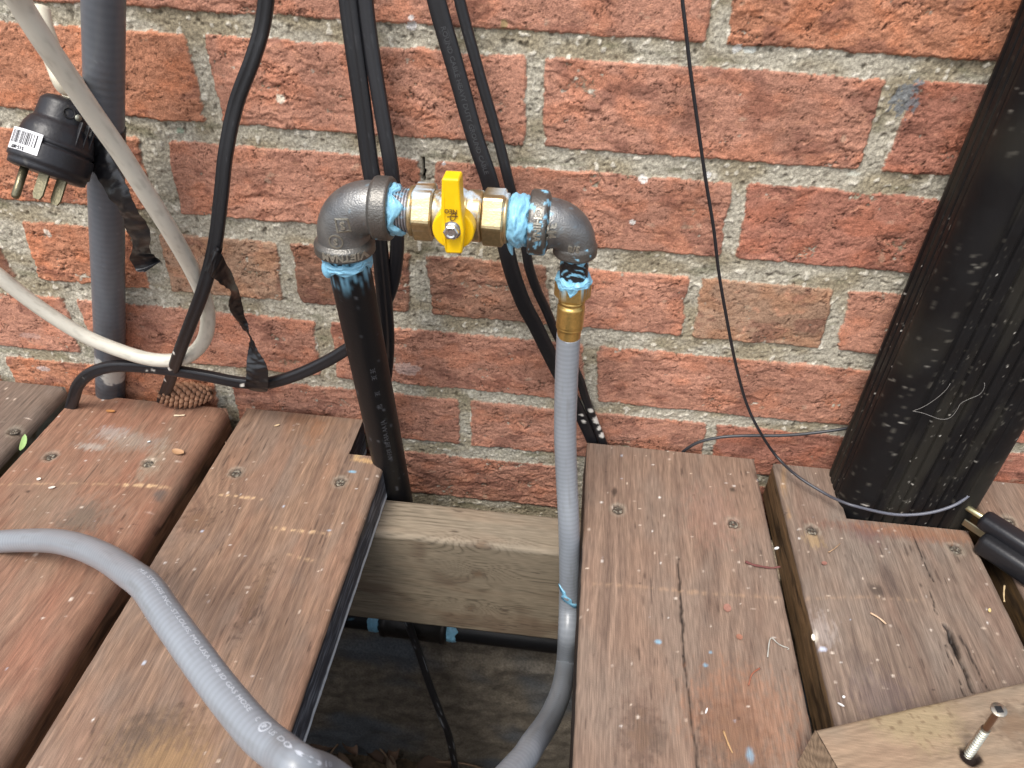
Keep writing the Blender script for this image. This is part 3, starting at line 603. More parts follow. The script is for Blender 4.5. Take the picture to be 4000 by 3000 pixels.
def elbow(name, c0, right, r0, r1, cr0, cr1, h0, h1, label, sd, marks, Rb=.019):
    """c0 = corner where both axes meet; right=+1 horizontal arm goes +x. r0/cr0/h0 horizontal arm, r1/cr1/h1 vertical arm."""
    root = empty(name, c0, label, 'pipe elbow'); n = 56
    cen = c0+np.array([right*Rb, 0, -Rb])
    P = []; rad = []
    for t in np.linspace(0, 1, 14)[:-1]: P.append(c0+np.array([right*(h0-(h0-Rb)*t), 0, 0])); rad.append(r0)
    for a in np.linspace(0, math.pi/2, 26): P.append(cen+Rb*np.array([-right*math.sin(a), 0, math.cos(a)])); rad.append(r0+(r1-r0)*(a/(math.pi/2)))
    for t in np.linspace(0, 1, 14)[1:]: P.append(c0+np.array([0, 0, -(Rb+(h1-Rb)*t)])); rad.append(r1)
    P = np.array(P); rad = np.array(rad); T, N, B = frames(P, (0, -1, 0)); a = np.arange(n)/n*2*math.pi
    V = (P[:, None]+N[:, None]*(rad[:, None]*np.cos(a))[..., None]+B[:, None]*(rad[:, None]*np.sin(a))[..., None]).reshape(-1, 3)
    F = gridF(len(P), n, True)[:, ::-1].tolist()+[list(range(n)), list(range(len(V)-1, len(V)-n-1, -1))]
    c, k = ironcol(V, sd, .72 if sd == 31 else .55); up_ = ss(.4, .9, (V[:, 2]-c0[2])/r0); k = k*np.maximum(up_, .15); c = mix(mix(lin(112, 114, 116), lin(140, 139, 136), .5+.5*fbm(V[:, 0]/.01, V[:, 2]/.01, 2, sd)), PASTE, k)
    mk('body', V, F, M_IRON, root, c, k)
    def collar(nm, s, e, r, cr, heavy):
        L = np.linalg.norm(e-s); V, F = lathe(dense([(0, r*.96), (.0006, r), (.0022, cr-.0006), (.0034, cr), (L-.0012, cr), (L, cr-.0010), (L+.0001, cr*.72)], .0007), s, e, 72)
        k = pastemask(V, sd+5, .22 if heavy else .62, .005); c = mix(lin(112, 110, 106)*np.ones(3), PASTE, k)
        return mk(nm, V, F, M_IRON, root, c, k)
    collar('collar', c0+np.array([right*(h0-.0125), 0, 0]), c0+np.array([right*h0, 0, 0]), r0, cr0, right < 0)
    collar('collar', c0+np.array([0, 0, -(h1-.0095)]), c0+np.array([0, 0, -h1]), r1, cr1, False)
    for (s_, size, u0, v0, rot, kind) in marks:
        if kind == 'front':       # raised on the camera side of the body/collar, projected on y
            V2, F2 = text2d(s_, size, size*.03); V2 = V2-V2.mean(0); cs, sn = math.cos(rot), math.sin(rot); V2 = V2@np.array([[cs, sn], [-sn, cs]])
            V2 = V2+np.array([u0, v0])
            def fn(u, v, h):
                X = u; Z = v; dx = (X)*right; dz = -Z      # local to corner
                rr = np.zeros(len(u)); 
                inb = (dx < Rb) & (dz < Rb)
                q = np.hypot(dx-Rb, dz-Rb); rbody = r0+(r1-r0)*.5
                dax = np.where(inb, np.abs(q-Rb), np.where(dz >= Rb, np.abs(X), np.abs(Z)))
                tj = np.arctan2(np.maximum(Rb-dx, 0), np.maximum(Rb-dz, 0))/(math.pi/2); rbody = r0+(r1-r0)*tj
                rl = np.where(inb, rbody, np.where(dz >= Rb, np.where(dz > h1-.0095, cr1, r1), np.where(dx > h0-.0125, cr0, r0)))
                y = -np.sqrt(np.maximum(rl**2-dax**2, (rl*.35)**2))
                return np.stack([c0[0]+X, c0[1]+y-h, c0[2]+Z], 1)
            V, F = solid(V2, F2, fn, .0009); mk('cast_lettering', V, F, M_IRON, root, lin(168, 164, 152), 0.0, smooth=False)
    return root
# left elbow
xc = W(1352, 1000, YV)[0]; c0 = np.array([xc, YV, ZA])
def ring2d(r, w_, n=32):
    a = np.arange(n)/n*2*math.pi; V = np.concatenate([np.stack([np.cos(a), np.sin(a)], 1)*r, np.stack([np.cos(a), np.sin(a)], 1)*(r-w_)])
    return V, [[i, (i+1) % n, n+(i+1) % n, n+i] for i in range(n)]
rel = lambda px, py, r_, c_: (W(px, py, YV-r_)[0]-c_[0], W(px, py, YV-r_)[2]-c_[2])
sqp, rgp, vtp = rel(1340, 879, .0150, c0), rel(1312, 944, .0156, c0), rel(1335, 1012, .0184, c0)
eL = elbow('elbow_fitting', c0, 1, .0158, .0158, .0188, .0186, .0315, ZA-W(1345, 1038, YV-.0186)[2], 'large black iron elbow capping the black riser pipe on the left', 31,
   [('S', .0066, *sqp, math.pi+.1, 'front'), ('S', .0052, *rgp, math.pi, 'front'), ('VIETNAM', .0062, *vtp, math.pi, 'front')])
def onbody(right, c0, Rb=.019, r=.0158):
    def fn(u, v, h):
        dx = u*right; dz = -v; inb = (dx < Rb) & (dz < Rb); q = np.hypot(dx-Rb, dz-Rb)
        dax = np.where(inb, np.abs(q-Rb), np.where(dz >= Rb, np.abs(u), np.abs(v)))
        y = -np.sqrt(np.maximum(r**2-dax**2, (r*.3)**2)); return np.stack([c0[0]+u, c0[1]+y-h, c0[2]+v], 1)
    return fn
V2, F2 = ring2d(.0044, .0008); V, F = solid(V2*1.02+np.array(rgp), F2, onbody(1, c0), .0005); mk('cast_ring', V, F, M_IRON, eL, lin(150, 146, 134), 0.0, smooth=False)
sq = np.array([[-1, -1], [1, -1], [1, 1], [-1, 1]])*.0040; V2 = np.concatenate([sq, sq*.78]); cs, sn = math.cos(.12), math.sin(.12); V2 = V2@np.array([[cs, sn], [-sn, cs]])*1.1+np.array(sqp)
V, F = solid(V2, [[0, 1, 5, 4], [1, 2, 6, 5], [2, 3, 7, 6], [3, 0, 4, 7]], onbody(1, c0), .0005); mk('cast_square', V, F, M_IRON, eL, lin(150, 146, 134), 0.0, smooth=False)
# right elbow (reducing)
xc2 = W(2243, 1010, YV)[0]; c1 = np.array([xc2, YV, ZA-.0012])
h0R = xc2-xa(2070); h1R = ZA-.0012-W(2243, 1034, YV-.0132)[2]
q34, q38, qch = rel(2156, 896, .0145, c1), rel(2241, 972, .0118, c1), rel(2098, 880, .0185, c1)
eR = elbow('elbow_fitting', c1, -1, .0150, .0118, .0190, .0132, h0R, h1R, 'smaller black iron reducing elbow on the right feeding the grey hose', 57,
   [('3/4', .0070, *q34, -math.pi/2, 'front'), ('3/8', .0056, *q38, math.pi, 'front'), ('CHINA', .0058, *qch, -math.pi/2, 'front')], Rb=.0150)
# nipples, paste
def nipple(name, s, e, r, label, cat='pipe nipple', sd=61, paste_t=.1, thread=True):
    s = np.asarray(s); e = np.asarray(e); L = np.linalg.norm(e-s); pr = [(t, r-(.0008*(1-abs(((t/.00175) % 1)-.5)*2) if thread else 0)) for t in np.arange(0, L, .00035)]
    V, F = lathe(pr, s, e, 64); k = ss(paste_t, paste_t+.12, fbm(V[:, 0]/.006, (V[:, 2]+V[:, 1])/.003, 4, sd)); gv = np.repeat(np.array([abs(((t/.00175) % 1)-.5)*2 for t in np.arange(0, L, .00035)]), 64)[:len(V)]; gv = ss(.1, .7, gv) if thread else 1+0*gv; k = k*(.5+.5*gv)
    c = mix((lin(176, 176, 182)*(.18+.82*gv[:, None]) if thread else lin(62, 60, 60))*np.ones(3), PASTE, k)
    return mk(name, V, F, M_IRON, None, c, k)
def paste(parent, s, e, r, sd, bulge=.0012, drip=None, irregular=.0018, n=96, cut=.0, name='thread_paste'):
    s = np.asarray(s, float); e = np.asarray(e, float); L = np.linalg.norm(e-s); d = (e-s)/L; R = np.array([0, -1.0, 0]); N = R-(R@d)*d; N /= np.linalg.norm(N); K = np.cross(d, N)
    a = np.arange(n)/n*2*math.pi; m = 26; V = np.zeros((m, n, 3))
    e0 = pn(a/.55, a*0+sd, 901)*irregular; e1 = pn(a/.45, a*0+sd+7, 902)*irregular*1.6
    e0[-1] = e0[0]; 
    for i in range(m):
        t = i/(m-1); pos = t*(L+e1-e0)+e0; prof = math.sin(math.pi*min(1, max(0, t)))**.45
        rr = r-.0004+bulge*prof*(1+.55*fbm(a*1.6+sd, a*0+t*3.5, 3, 903))+(.0004 if prof > .1 else 0)
        if drip:
            for (da, dl, dw) in drip: rr = rr+0*a; pos = pos+np.exp(-((a-da+math.pi) % (2*math.pi)-math.pi)**2/dw**2)*dl*ss(.4, 1, t)
        V[i] = s+d*pos[:, None]+N*(rr*np.cos(a))[:, None]+K*(rr*np.sin(a))[:, None]
    F = gridF(m, n, True)[:, ::-1].tolist()
    return mk(name, V.reshape(-1, 3), F, M_PASTE, parent, PASTE*(1+.10*fbm(V.reshape(-1, 3)[:, 0]/.004, V.reshape(-1, 3)[:, 2]/.003, 3, sd)[:, None]))
nl = empty('pipe_nipple', (xa(1580), YV, ZA), 'threaded steel nipple smeared with blue dope between left elbow and valve', 'pipe nipple')
o = nipple('thread', (c0[0]+.024, YV, ZA), (xa(1628), YV, ZA), .0130, '', paste_t=.32); o.parent = nl; o.location = Vector(o.location)-Vector(nl.location)
paste(nl, (c0[0]+.0300, YV, ZA), (xa(1560), YV, ZA), .0132, 3, .0020, irregular=.0022, drip=[(0.9, .004, .35), (-.5, .005, .3)])
nr = empty('pipe_nipple', (xa(2020), YV, ZA), 'short nipple thickly coated in blue dope between valve and right elbow', 'pipe nipple')
o = nipple('thread', (xa(1975), YV, ZA-.0006), (c1[0]-h0R+.008, YV, ZA-.0012), .0128, '', sd=66, paste_t=-.4); o.parent = nr; o.location = Vector(o.location)-Vector(nr.location)
paste(nr, (xa(1990), YV, ZA-.0006), (xa(2068), YV, ZA-.001), .0130, 9, .0026, irregular=.0012)
# drip below the right nipple
pd = np.array([xa(1997), YV-.006, ZA-.0125]); P = [pd, pd+[.001, .0005, -.005], pd+[.002, .001, -.0085]]
V, F, S, A, _ = sweep(P, circ(.0018, 14), .0005, ref=(0, -1, 0), rfun=lambda s, t: 1-.75*(s/.009)**2+0*t); mk('paste_drip', V, F, M_PASTE, nr, PASTE)

# valve
vr = empty('gas_valve', (xa(1800), YV, ZA), 'brass ball valve with a yellow lever handle between the two elbows', 'valve')
def brasscol(V, sd, th=.62):
    k = np.maximum(pastemask(V, sd, th, .007)*ss(.2, .9, (V[:, 2]-ZA)/.012), pastemask(V, sd+3, .75, .003))*.85; c = mix(lin(206, 184, 140), lin(180, 164, 128), .5+.5*fbm(V[:, 0]/.006, V[:, 2]/.006, 2, sd)); return mix(c, lin(170, 190, 206), k), k
AX = np.array([0, YV, ZA])
def seg(name, x0, x1, prof, n=72, sd=71, th=.2, flat_=False):
    V, F = lathe(dense(prof, .0009), (x0, YV, ZA-(.0002)), (x1, YV, ZA-.0002), n); c, k = brasscol(V, sd, th); return mk(name, V, F, M_BRASS, vr, c, k, smooth=not flat_)
x0, x1, x2, x3, x4, x5 = xa(1606), xa(1622), xa(1700), xa(1888), xa(1972), xa(1988)
LH = x2-x1; seg('end_ring', x0, x1, [(0, .0140), (.0003, .0148), (x1-x0, .0148)])
V, F = lathe([(0, -.0140), (.0010, -.0152), (LH-.0010, -.0152), (LH, -.0142)], (x1, YV, ZA), (x2, YV, ZA), 72, ref=(0, -math.cos(math.radians(32)), math.sin(math.radians(32)))); c, k = brasscol(V, 73, .1); mk('hex_nut', V, F, M_BRASS, vr, c, k, smooth=False)
LB = x3-x2
seg('valve_body', x2, x3, [(0, .0136), (.002, .0134), (.0035, .0142), (.006, .0150), (LB*.5, .0166), (LB-.011, .0148), (LB-.009, .0142), (LB-.0085, .0150), (LB-.001, .0150), (LB, .0143)], sd=75, th=.05)
LH2 = x4-x3; V, F = lathe([(0, -.0138), (.0008, -.0150), (LH2-.0012, -.0152), (LH2, -.0142)], (x3+.0004, YV, ZA), (x4, YV, ZA), 72, ref=(0, -math.cos(math.radians(32)), math.sin(math.radians(32)))); c, k = brasscol(V, 77, .15); mk('hex_nut', V, F, M_BRASS, vr, c, k, smooth=False)
seg('end_ring', x4, x5, [(0, .0146), (x5-x4-.0003, .0146), (x5-x4, .0138)], sd=79)
# stem, handle
HX = W(1758, 918, YV-.043)[0]; HZ = W(1758, 918, YV-.043)[2]; HC = W(1774, 888, YV-.026)
V, F = lathe([(0, .0085), (.012, .0085), (.0125, .0065), (.024, .0065)], (HX, YV-.010, ZA-.001), (HX, YV-.034, HZ), 32, ref=(0, 0, 1)); c, k = brasscol(V, 81, 9); mk('valve_stem', V, F, M_BRASS, vr, c, k)
M_YEL = mat('yellow vinyl', rough=.33, bump=.00005, bscale=300, spec=.5, coat=.2, fine=.05, fscale=(200, 200, 200))
hr = empty('handle', (HX, YV-.034, HZ)); hr.parent = vr; hr.location = Vector((HX, YV-.034, HZ))-Vector(vr.location)
YC = lin(246, 200, 12)
def extr(out, y0, y1, name, par, m, col, bev=.0012, shape=None):
    """outline (x,z) extruded from y0 (front) to y1 (back) with a rounded front edge; shape(x,z)->front y offset"""
    out = np.asarray(out, float)
    nn = len(out); q = []
    d = np.roll(out, -1, 0)-np.roll(out, 1, 0); nrm = np.stack([-d[:, 1], d[:, 0]], 1); nrm /= np.linalg.norm(nrm, axis=1)[:, None]+1e-12
    ar = .5*np.sum(out[:, 0]*np.roll(out[:, 1], -1)-np.roll(out[:, 0], -1)*out[:, 1]); nrm *= (1 if ar > 0 else -1)
    rings = [(y1, 0)]+[(y0+bev*(1-math.cos(a)) if False else y0+bev*(1-math.sin(a)), bev*(1-math.cos(a))) for a in np.linspace(0, math.pi/2, 5)]
    V = []
    for (y, ins) in rings:
        p_ = out+nrm*ins; sh_ = shape(p_[:, 0], p_[:, 1]) if shape is not None and y < y1 else 0*p_[:, 0]
        V.append(np.stack([p_[:, 0], np.full(nn, y)+sh_, p_[:, 1]], 1))
    V = np.concatenate(V); m_ = len(rings); F = gridF(m_, nn, True).tolist()+[list(range(nn)), list(range(m_*nn-1, (m_-1)*nn-1, -1))]
    if ar > 0: F = [f[::-1] for f in F]
    return mk(name, V, F, m, par, col, smooth=False)
a = np.arange(48)/48*2*math.pi; yh = YV-.026
extr(np.stack([HC[0]+.0118*np.cos(a), HC[2]+.0118*np.sin(a)], 1), yh-.004, yh+.004, 'hub', hr, M_YEL, YC)
def hp(px, py, y): p_ = W(px, py, y); return (p_[0], p_[2])
yb = yh-.0115
# lever bar: wide at the hub, waisted and flat at both tips; outline from the photograph at the bar's own distance
bar = [hp(1724, 706, yb), hp(1729, 697, yb), hp(1789, 700, yb), hp(1794, 708, yb), hp(1798, 780, yb), hp(1805, 850, yb), hp(1813, 905, yb), hp(1809, 950, yb), hp(1804, 991, yb), hp(1799, 999, yb), hp(1742, 998, yb), hp(1737, 990, yb), hp(1731, 950, yb), hp(1724, 930, yb), hp(1719, 880, yb), hp(1722, 790, yb)]
zt, zb = bar[1][1], bar[10][1]
extr(bar, yb, yh-.001, 'lever', hr, M_YEL, YC, bev=.0012, shape=lambda x, z: .006*ss(HZ+.020, zt, z)*0+.002*ss(HZ-.012, zb, z))
V, F = lathe([(0, .0052), (.0010, .0052), (.0011, .0042), (.0012, -.0038), (.0044, -.0038), (.0050, -.0032), (.0051, .0026), (.0046, .0018)], (HX, yb+.0012, HZ), (HX, yb-.006, HZ), 48, ref=(0, 0, 1)); mk('nut', V, F, mat('bright steel', .22, .95, bump=.0001, bscale=900), hr, lin(205, 205, 205), smooth=False)
MB = mat('dark print', .6, attr=False, base=(.10, .045, .02))
V2, F2 = text2d('NEO', .0034, .00004); V2 = V2-V2.mean(0); V2 = -V2; tx, tz = hp(1758, 826, yb)
V, F = solid(V2+np.array([tx, tz]), F2, lambda u, v, h: np.stack([u, yb-.0001-h*.3, v], 1), .0003); mk('printed_word', V, F, MB, hr, smooth=False)
lx, lz = hp(1770, 848, yb); V2, F2 = ring2d(.0021, .0005, 24); V2 = V2*np.array([.75, 1.25]); V2 = V2@np.array([[.9, -.4], [.4, .9]])
F3 = F2+[[48, 49, 50, 51]]; V3 = np.concatenate([V2, np.array([[-.0034, -.0004], [.0026, .0003], [.0026, .0008], [-.0034, .0001]])])
V, F = solid(V3+np.array([lx, lz]), F3, lambda u, v, h: np.stack([u, yb-.0001-h*.3, v], 1), .0003); mk('printed_mark', V, F, MB, hr, smooth=False)

# riser pipe
PT = np.array([c0[0], YV, ZA-.026]); PBt = W(1552, 1960, -.045); dirp = (PBt-PT); 
PB = PT+dirp*1.55
P = [PT, PT+dirp*.5, PBt, PB]
V, F, S, A, fr = sweep(P, circ(.0134, 48), .0012, ref=(0, -1, 0))
cbk = np.broadcast_to(lin(17, 17, 19), V.shape).copy(); scr_ = ss(.55, .8, fbm(A*6, S/.012, 3, 951))*ss(.0, .4, fbm(A*1.5, S/.03, 2, 952)); cbk = mix(cbk, lin(120, 122, 128), scr_*.35)
k1 = ss(.030, .014, S-.004*fbm(A*1.4, S*0, 3, 953)); k2 = ss(.034, .008, S)*ss(.0, .5, fbm(A*4, S/.02, 3, 955)+.15)
cbk = mix(cbk, PASTE, np.clip(k2, 0, 1))
rp = empty('riser_pipe', PBt, 'thick black painted gas pipe rising from behind the joist to the left elbow', 'gas pipe')
mk('pipe', V, F, M_BLK, rp, cbk)
# faint stencilled line on the pipe
def on_tube(fr, r, s0, ang0, flip=1, along=1):
    Q, s, T, N, B = fr
    def fn(u, v, h):
        sv = s0+along*u; q = np.stack([np.interp(sv, s, Q[:, k]) for k in range(3)], 1)
        Nn = np.stack([np.interp(sv, s, N[:, k]) for k in range(3)], 1); Bb = np.stack([np.interp(sv, s, B[:, k]) for k in range(3)], 1)
        an = ang0+flip*v/r; return q+(Nn*np.cos(an)[:, None]+Bb*np.sin(an)[:, None])*(r+.00012+h)[:, None]
    return fn
for (t_, s0) in (('3E 3E', .095), ('3E', .118), ('IIII', .132), ('AJ AA AFA BIL REVIA', .150)):
    V2, F2 = text2d(t_, .0052); V, F = solid(V2, F2, on_tube(fr, .0134, s0, -.62, 1), .00006); mk('stencil_mark', V, F, mat('grey print', .6, attr=False, base=(.045, .045, .05)), rp, smooth=False)
paste(rp, PT+np.array([0, 0, -.006]), PT+np.array([0.0006, 0.001, -.0135]), .0136, 15, .0020, irregular=.0035)
pd = PT+np.array([-.0105, -.0085, -.008]); V, F, S, A, _ = sweep([pd, pd+[.0004, -.0002, -.006], pd+[.0008, 0, -.0115]], circ(.0032, 18), .0006, rfun=lambda s, t: np.sqrt(np.clip(1-((s-.0055)/.0062)**2, .03, 1))+0*t); mk('paste_drip', V, F, M_PASTE, rp, PASTE)

# nipple + brass coupling + hose (right)
HT = np.array([c1[0], YV, c1[2]-h1R+.004])
bt = W(2241, 1088, YV)
na = empty('pipe_nipple', HT, 'dark short nipple smeared with blue dope under the right elbow', 'pipe nipple')
o = nipple('thread', HT, bt+np.array([0, 0, -.002]), .0086, '', sd=88, paste_t=.25, thread=False); o.parent = na; o.location = Vector(o.location)-Vector(na.location)
paste(na, HT+np.array([0, 0, -.0035]), HT+np.array([0, 0, -.0060]), .0086, 21, .0009, irregular=.0022)
paste(na, bt+np.array([0, 0, .0020]), bt+np.array([0, 0, -.0030]), .0090, 25, .0022, irregular=.0028, drip=[(0.1, .005, .25), (.9, .003, .3)])
# brass
hb0 = W(2220, 1325, YV-.001)
Lb = np.linalg.norm(hb0-bt)
cp = empty('hose_coupling', hb0, 'polished brass hose coupling between the right elbow and the grey hose', 'hose coupling')
t1 = .30*Lb
V, F = lathe([(0, -.0094), (.001, -.0101), (t1-.0015, -.0101), (t1, -.0088), (t1+.001, .0078)], bt, hb0, 60); c = mix(lin(196, 166, 104)*np.ones(3), PASTE, pastemask(V, 99, .15, .004)*ss(bt[2]-.010, bt[2]-.003, V[:, 2])); mk('hex_nut', V, F, M_BRASS, cp, c, pastemask(V, 99, .15, .004)*ss(bt[2]-.010, bt[2]-.003, V[:, 2]), smooth=False)
V, F = lathe(dense([(t1+.0004, .0070), (t1+.02*Lb, .0074), (t1+.03*Lb, .0082), (t1+.06*Lb, .0084), (t1+.068*Lb, .0072), (t1+.10*Lb, .0074), (t1+.125*Lb, .0085), (t1+.145*Lb, .0087), (t1+.44*Lb, .0087), (t1+.45*Lb, .0083), (t1+.465*Lb, .0087), (t1+.485*Lb, .0086), (t1+.50*Lb, .0078), (Lb, .0076), (Lb+.0004, .0070)], .0006), bt, hb0, 60)
mk('swage_sleeve', V, F, M_BRASS, cp, lin(202, 168, 100)*(1+.10*fbm(V[:, 0]/.002, V[:, 2]/.02, 2, 5)[:, None]), 0.0)
# hose centre line: photo pixel + depth
HP = [hb0+np.array([0, 0, .004]), hb0, W(2212, 1500, YV-.004), W(2208, 1700, YV-.010), W(2214, 1880, YV-.017), W(2222, 2050, -.1145), W(2224, 2200, -.120), W(2222, 2360, -.126), W(2218, 2480, -.142), DP(2210, 2590, .612), DP(2191, 2700, .560),
      DP(2146, 2808, .51), DP(2082, 2905, .455), DP(2030, 2980, .43), DP(1880, 3120, .39), DP(1650, 3180, .35), DP(1420, 3120, .325), DP(1270, 3030, .308)]
z7 = lambda x, y: (x*.6027, 2000+y*.6027)
for (x, y, w_) in [(1950, 1655, 164), (1810, 1552, 158), (1650, 1415, 152), (1425, 1145, 143), (1240, 895, 136), (1075, 665, 129), (955, 492, 123), (840, 398, 117), (675, 290, 108), (490, 216, 101), (300, 185, 95), (0, 200, 90)]:
    HP.append(DP(*z7(x, y), .0160*FPX/w_))
pe = HP[-1].copy(); dl = HP[-1]-HP[-2]; dl[2] = 0; dl /= np.linalg.norm(dl); pe[2] = max(pe[2], .0082); HP[-1] = pe
HP += [np.array([pe[0]-.03, pe[1]-.008, .0082]), np.array([pe[0]-.07, pe[1]-.03, .0082]), np.array([pe[0]-.12, pe[1]-.09, .0082]), np.array([pe[0]-.15, pe[1]-.2, .0082])]
tocam = lambda q: CAM-q
V, F, S, A, fh = sweep(HP, circ(.0078, 40), .0011, ref=tocam, rfun=lambda s, t: 1+.0045*np.sin(s/.0034*2*math.pi)+.0015*np.sin(s*700))
hc = lin(132, 137, 143)*(1+.085*np.sin(S/.0034*2*math.pi))[:, None]*(1+.05*fbm(A*1.2, S/.03, 3, 961))[:, None]
hc = mix(hc, lin(104, 104, 102), ss(.2, .8, fbm(A*1.5, S/.035, 4, 963))*.35)
ho = empty('gas_hose', hb0, 'grey ribbed gas hose hanging from the brass coupling and looping over the left boards', 'hose')
mk('hose', V, F, mat('grey hose rubber', rough=.36, bump=.00005, bscale=700, spec=.5, coat=.08), ho, hc)
# printed line on the looping part: find arc positions closest to given photo points
def s_at(px, py, fr, lo, hi):
    Q, s = fr[0], fr[1]; v = Q-CAM; z = v@FW; X = 2000+FPX*(v@RT)/z; Y = 1500-FPX*(v@UP)/z
    k = (s > lo) & (s < hi); i = np.argmin(np.where(k, np.hypot(X-px, Y-py), 1e9)); return s[i]
smax = fh[1][-1]; smid = .45*smax
sA = s_at(*z7(975, 400), fh, smid, smax); sB = s_at(*z7(1640, 1370), fh, smid, smax); sC = s_at(*z7(1700, 1440), fh, smid, smax); sD = s_at(*z7(2000, 1690), fh, smid, smax)
M_INK = mat('white ink', .6, attr=False, base=(.50, .53, .58))
def hose_text(t_, sa, sb, hgt, ang0):
    V2, F2 = text2d(t_, hgt, 0); V2 = V2*np.array([abs(sa-sb)/V2[:, 0].max(), 1]); V2[:, 1] -= hgt*.35
    V, F = solid(V2, F2, on_tube(fh, .0078, sa, ang0, 1, -1), .00002); return mk('printed_line', V, F, M_INK, ho, smooth=False)
AT = .50
hose_text('M.B. STURGIS INC.- ST.LOUIS, MO USA - 3/8 ID GAS HOSE', sA, sB, .0030, AT)
hose_text('C', sC+.002, sC, .0030, AT); hose_text('US', sC-.0095, sC-.0135, .0030, AT); hose_text('D0010', sC-.017, sD-.004, .0030, AT)
V2, F2 = ring2d(.0027, .0006, 24); V, F = solid(V2+np.array([.0055, 0]), F2, on_tube(fh, .0078, sC, AT, 1, -1), .00004); mk('printed_ring', V, F, M_INK, ho, smooth=False)
V2, F2 = text2d('SP', .0026, .0001); V, F = solid(V2*np.array([1, 1])+np.array([.0039, -.0010]), F2, on_tube(fh, .0078, sC, AT, 1, -1), .00004); mk('printed_letters', V, F, M_INK, ho, smooth=False)
# blue dope smear on the hose
ss0 = s_at(2210, 2290, fh, 0, .4*smax); u = np.linspace(0, 1, 30)
cl_ = np.stack([u*.024, -.0095+.0175*u+.0012*np.sin(u*9)], 1); wd_ = .0026*np.sin(np.pi*np.clip(u*.96+.04, 0, 1))**.5*(1+.4*np.sin(u*17))
V2 = np.concatenate([cl_+np.stack([0*u, wd_], 1)*1.2, cl_-np.stack([0*u, wd_], 1)]); F2 = [[i, i+1, 30+i+1, 30+i] for i in range(29)]
V, F = solid(V2*np.array([1, 1]), F2, on_tube(fh, .0078, ss0-.004, .0, -1, 1), .0006); mk('paste_smear', V, F, M_PASTE, ho, PASTE*.95)

# pipe run under the deck with its coupling
up = empty('buried_pipe', (-.15, -.045, -.235), 'black gas pipe with blue dope smears running below the joist in the dark', 'gas pipe')
yU = -.046; pa = W(1200, 2400, yU); pa = np.array([-.55, yU, -.228]); pb = np.array([.12, yU, -.236])
V, F = lathe(dense([(0, .0134), (.67, .0134)], .004), pa, pb, 40); cu = mix(lin(24, 24, 26)*np.ones(3), PASTE*.4, ss(.45, .6, fbm(V[:, 0]/.006, V[:, 2]/.004, 3, 971))*np.exp(-((V[:, 0]+.215)/.02)**2)); mk('pipe', V, F, M_BLK, up, cu)
xa0, xa1 = W(1500, 2470, yU)[0], W(1752, 2490, yU)[0]
V, F = lathe([(0, .0150), (.001, .0178), (.006, .0185), (.007, .0172), (xa1-xa0-.007, .0172), (xa1-xa0-.006, .0185), (xa1-xa0-.001, .0178), (xa1-xa0, .015)], (xa0, yU, -.2318), (xa1, yU, -.2334), 40); mk('coupling', V, F, M_IRON, up, lin(60, 58, 56), 0.0)
paste(up, (xa0-.012, yU, -.2315), (xa0-.001, yU, -.2317), .0135, 33, .0012); paste(up, (xa1, yU, -.2334), (xa1+.010, yU, -.2335), .0135, 35, .0012)

# ================================================================== CONDUIT, CABLES
cpts = [W(402, -260, -.046), W(404, 0, -.042), W(408, 400, -.036), W(418, 900, -.024), W(428, 1300, -.012), W(431, 1500, -.0065)]
cpts.append(cpts[-1]+(cpts[-1]-cpts[-2])*1.6)
V, F, S, A, fc = sweep(cpts, circ(.0118, 44), .0011, rfun=lambda s, t: 1+.004*np.sin(s/.0052*2*math.pi)*(1+.6*np.sin(s*90)))
tot = S.max(); cc = lin(92, 96, 102)*(1+.05*np.sin(S/.0052*2*math.pi+.4*np.sin(A)))[:, None]*(1+.07*fbm(A*2, S/.02, 3, 981))[:, None]
cc = mix(cc, lin(150, 152, 156), ss(.75, .95, fbm(A*7, S/.006, 2, 982))*.25)
pp = G(430, 1500); 
def patch(px, py, y, rad, sd, V): p_ = W(px, py, y); q = np.linalg.norm((V-p_)*np.array([1, .4, 1]), axis=1)/rad+fbm(V[:, 0]/.004, V[:, 2]/.004, 3, sd)*.5; return ss(1.05, .8, q)
kk = np.maximum(patch(440, 1480, -.018, .0090, 983, V), patch(388, 1412, -.018, .0050, 984, V)); cc = mix(cc, lin(182, 182, 176), kk)
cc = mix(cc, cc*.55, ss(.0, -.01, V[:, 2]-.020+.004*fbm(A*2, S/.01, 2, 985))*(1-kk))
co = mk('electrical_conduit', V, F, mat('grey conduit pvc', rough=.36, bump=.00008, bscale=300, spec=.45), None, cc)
tag(co, 'thick dark grey flexible conduit standing against the bricks on the left', 'conduit')

wp = [(-10, -110, -.150), (20, -40, -.142), (48, 15, -.136), (92, 85, -.130), (143, 160, -.122), (203, 248, -.112), (262, 332, -.102), (318, 420, -.092), (368, 500, -.080), (412, 578, -.064), (440, 640, -.052), (449, 690, -.046), (440, 735, -.042), (412, 766, -.040), (375, 778, -.040), (320, 775, -.042), (250, 754, -.044), (180, 724, -.046), (110, 681, -.05), (50, 638, -.054), (-10, 590, -.058), (-80, 540, -.062), (-200, 470, -.07), (-330, 430, -.09)]
P = [Wd(a_, b_, c_) for a_, b_, c_ in wp]
V, F, S, A, _ = sweep(P, circ(.0054, 30), .0015); cc = lin(206, 202, 188)*(1+.05*fbm(A, S/.03, 3, 991))[:, None]; cc = mix(cc, lin(150, 146, 132), ss(.1, .6, fbm(A*2, S/.012, 4, 993))*.35)
wc = mk('cream_cable', V, F, mat('aged white rubber', rough=.45, bump=.00006, bscale=400), None, cc); tag(wc, 'thick cream cable looping across the grey conduit', 'cable')

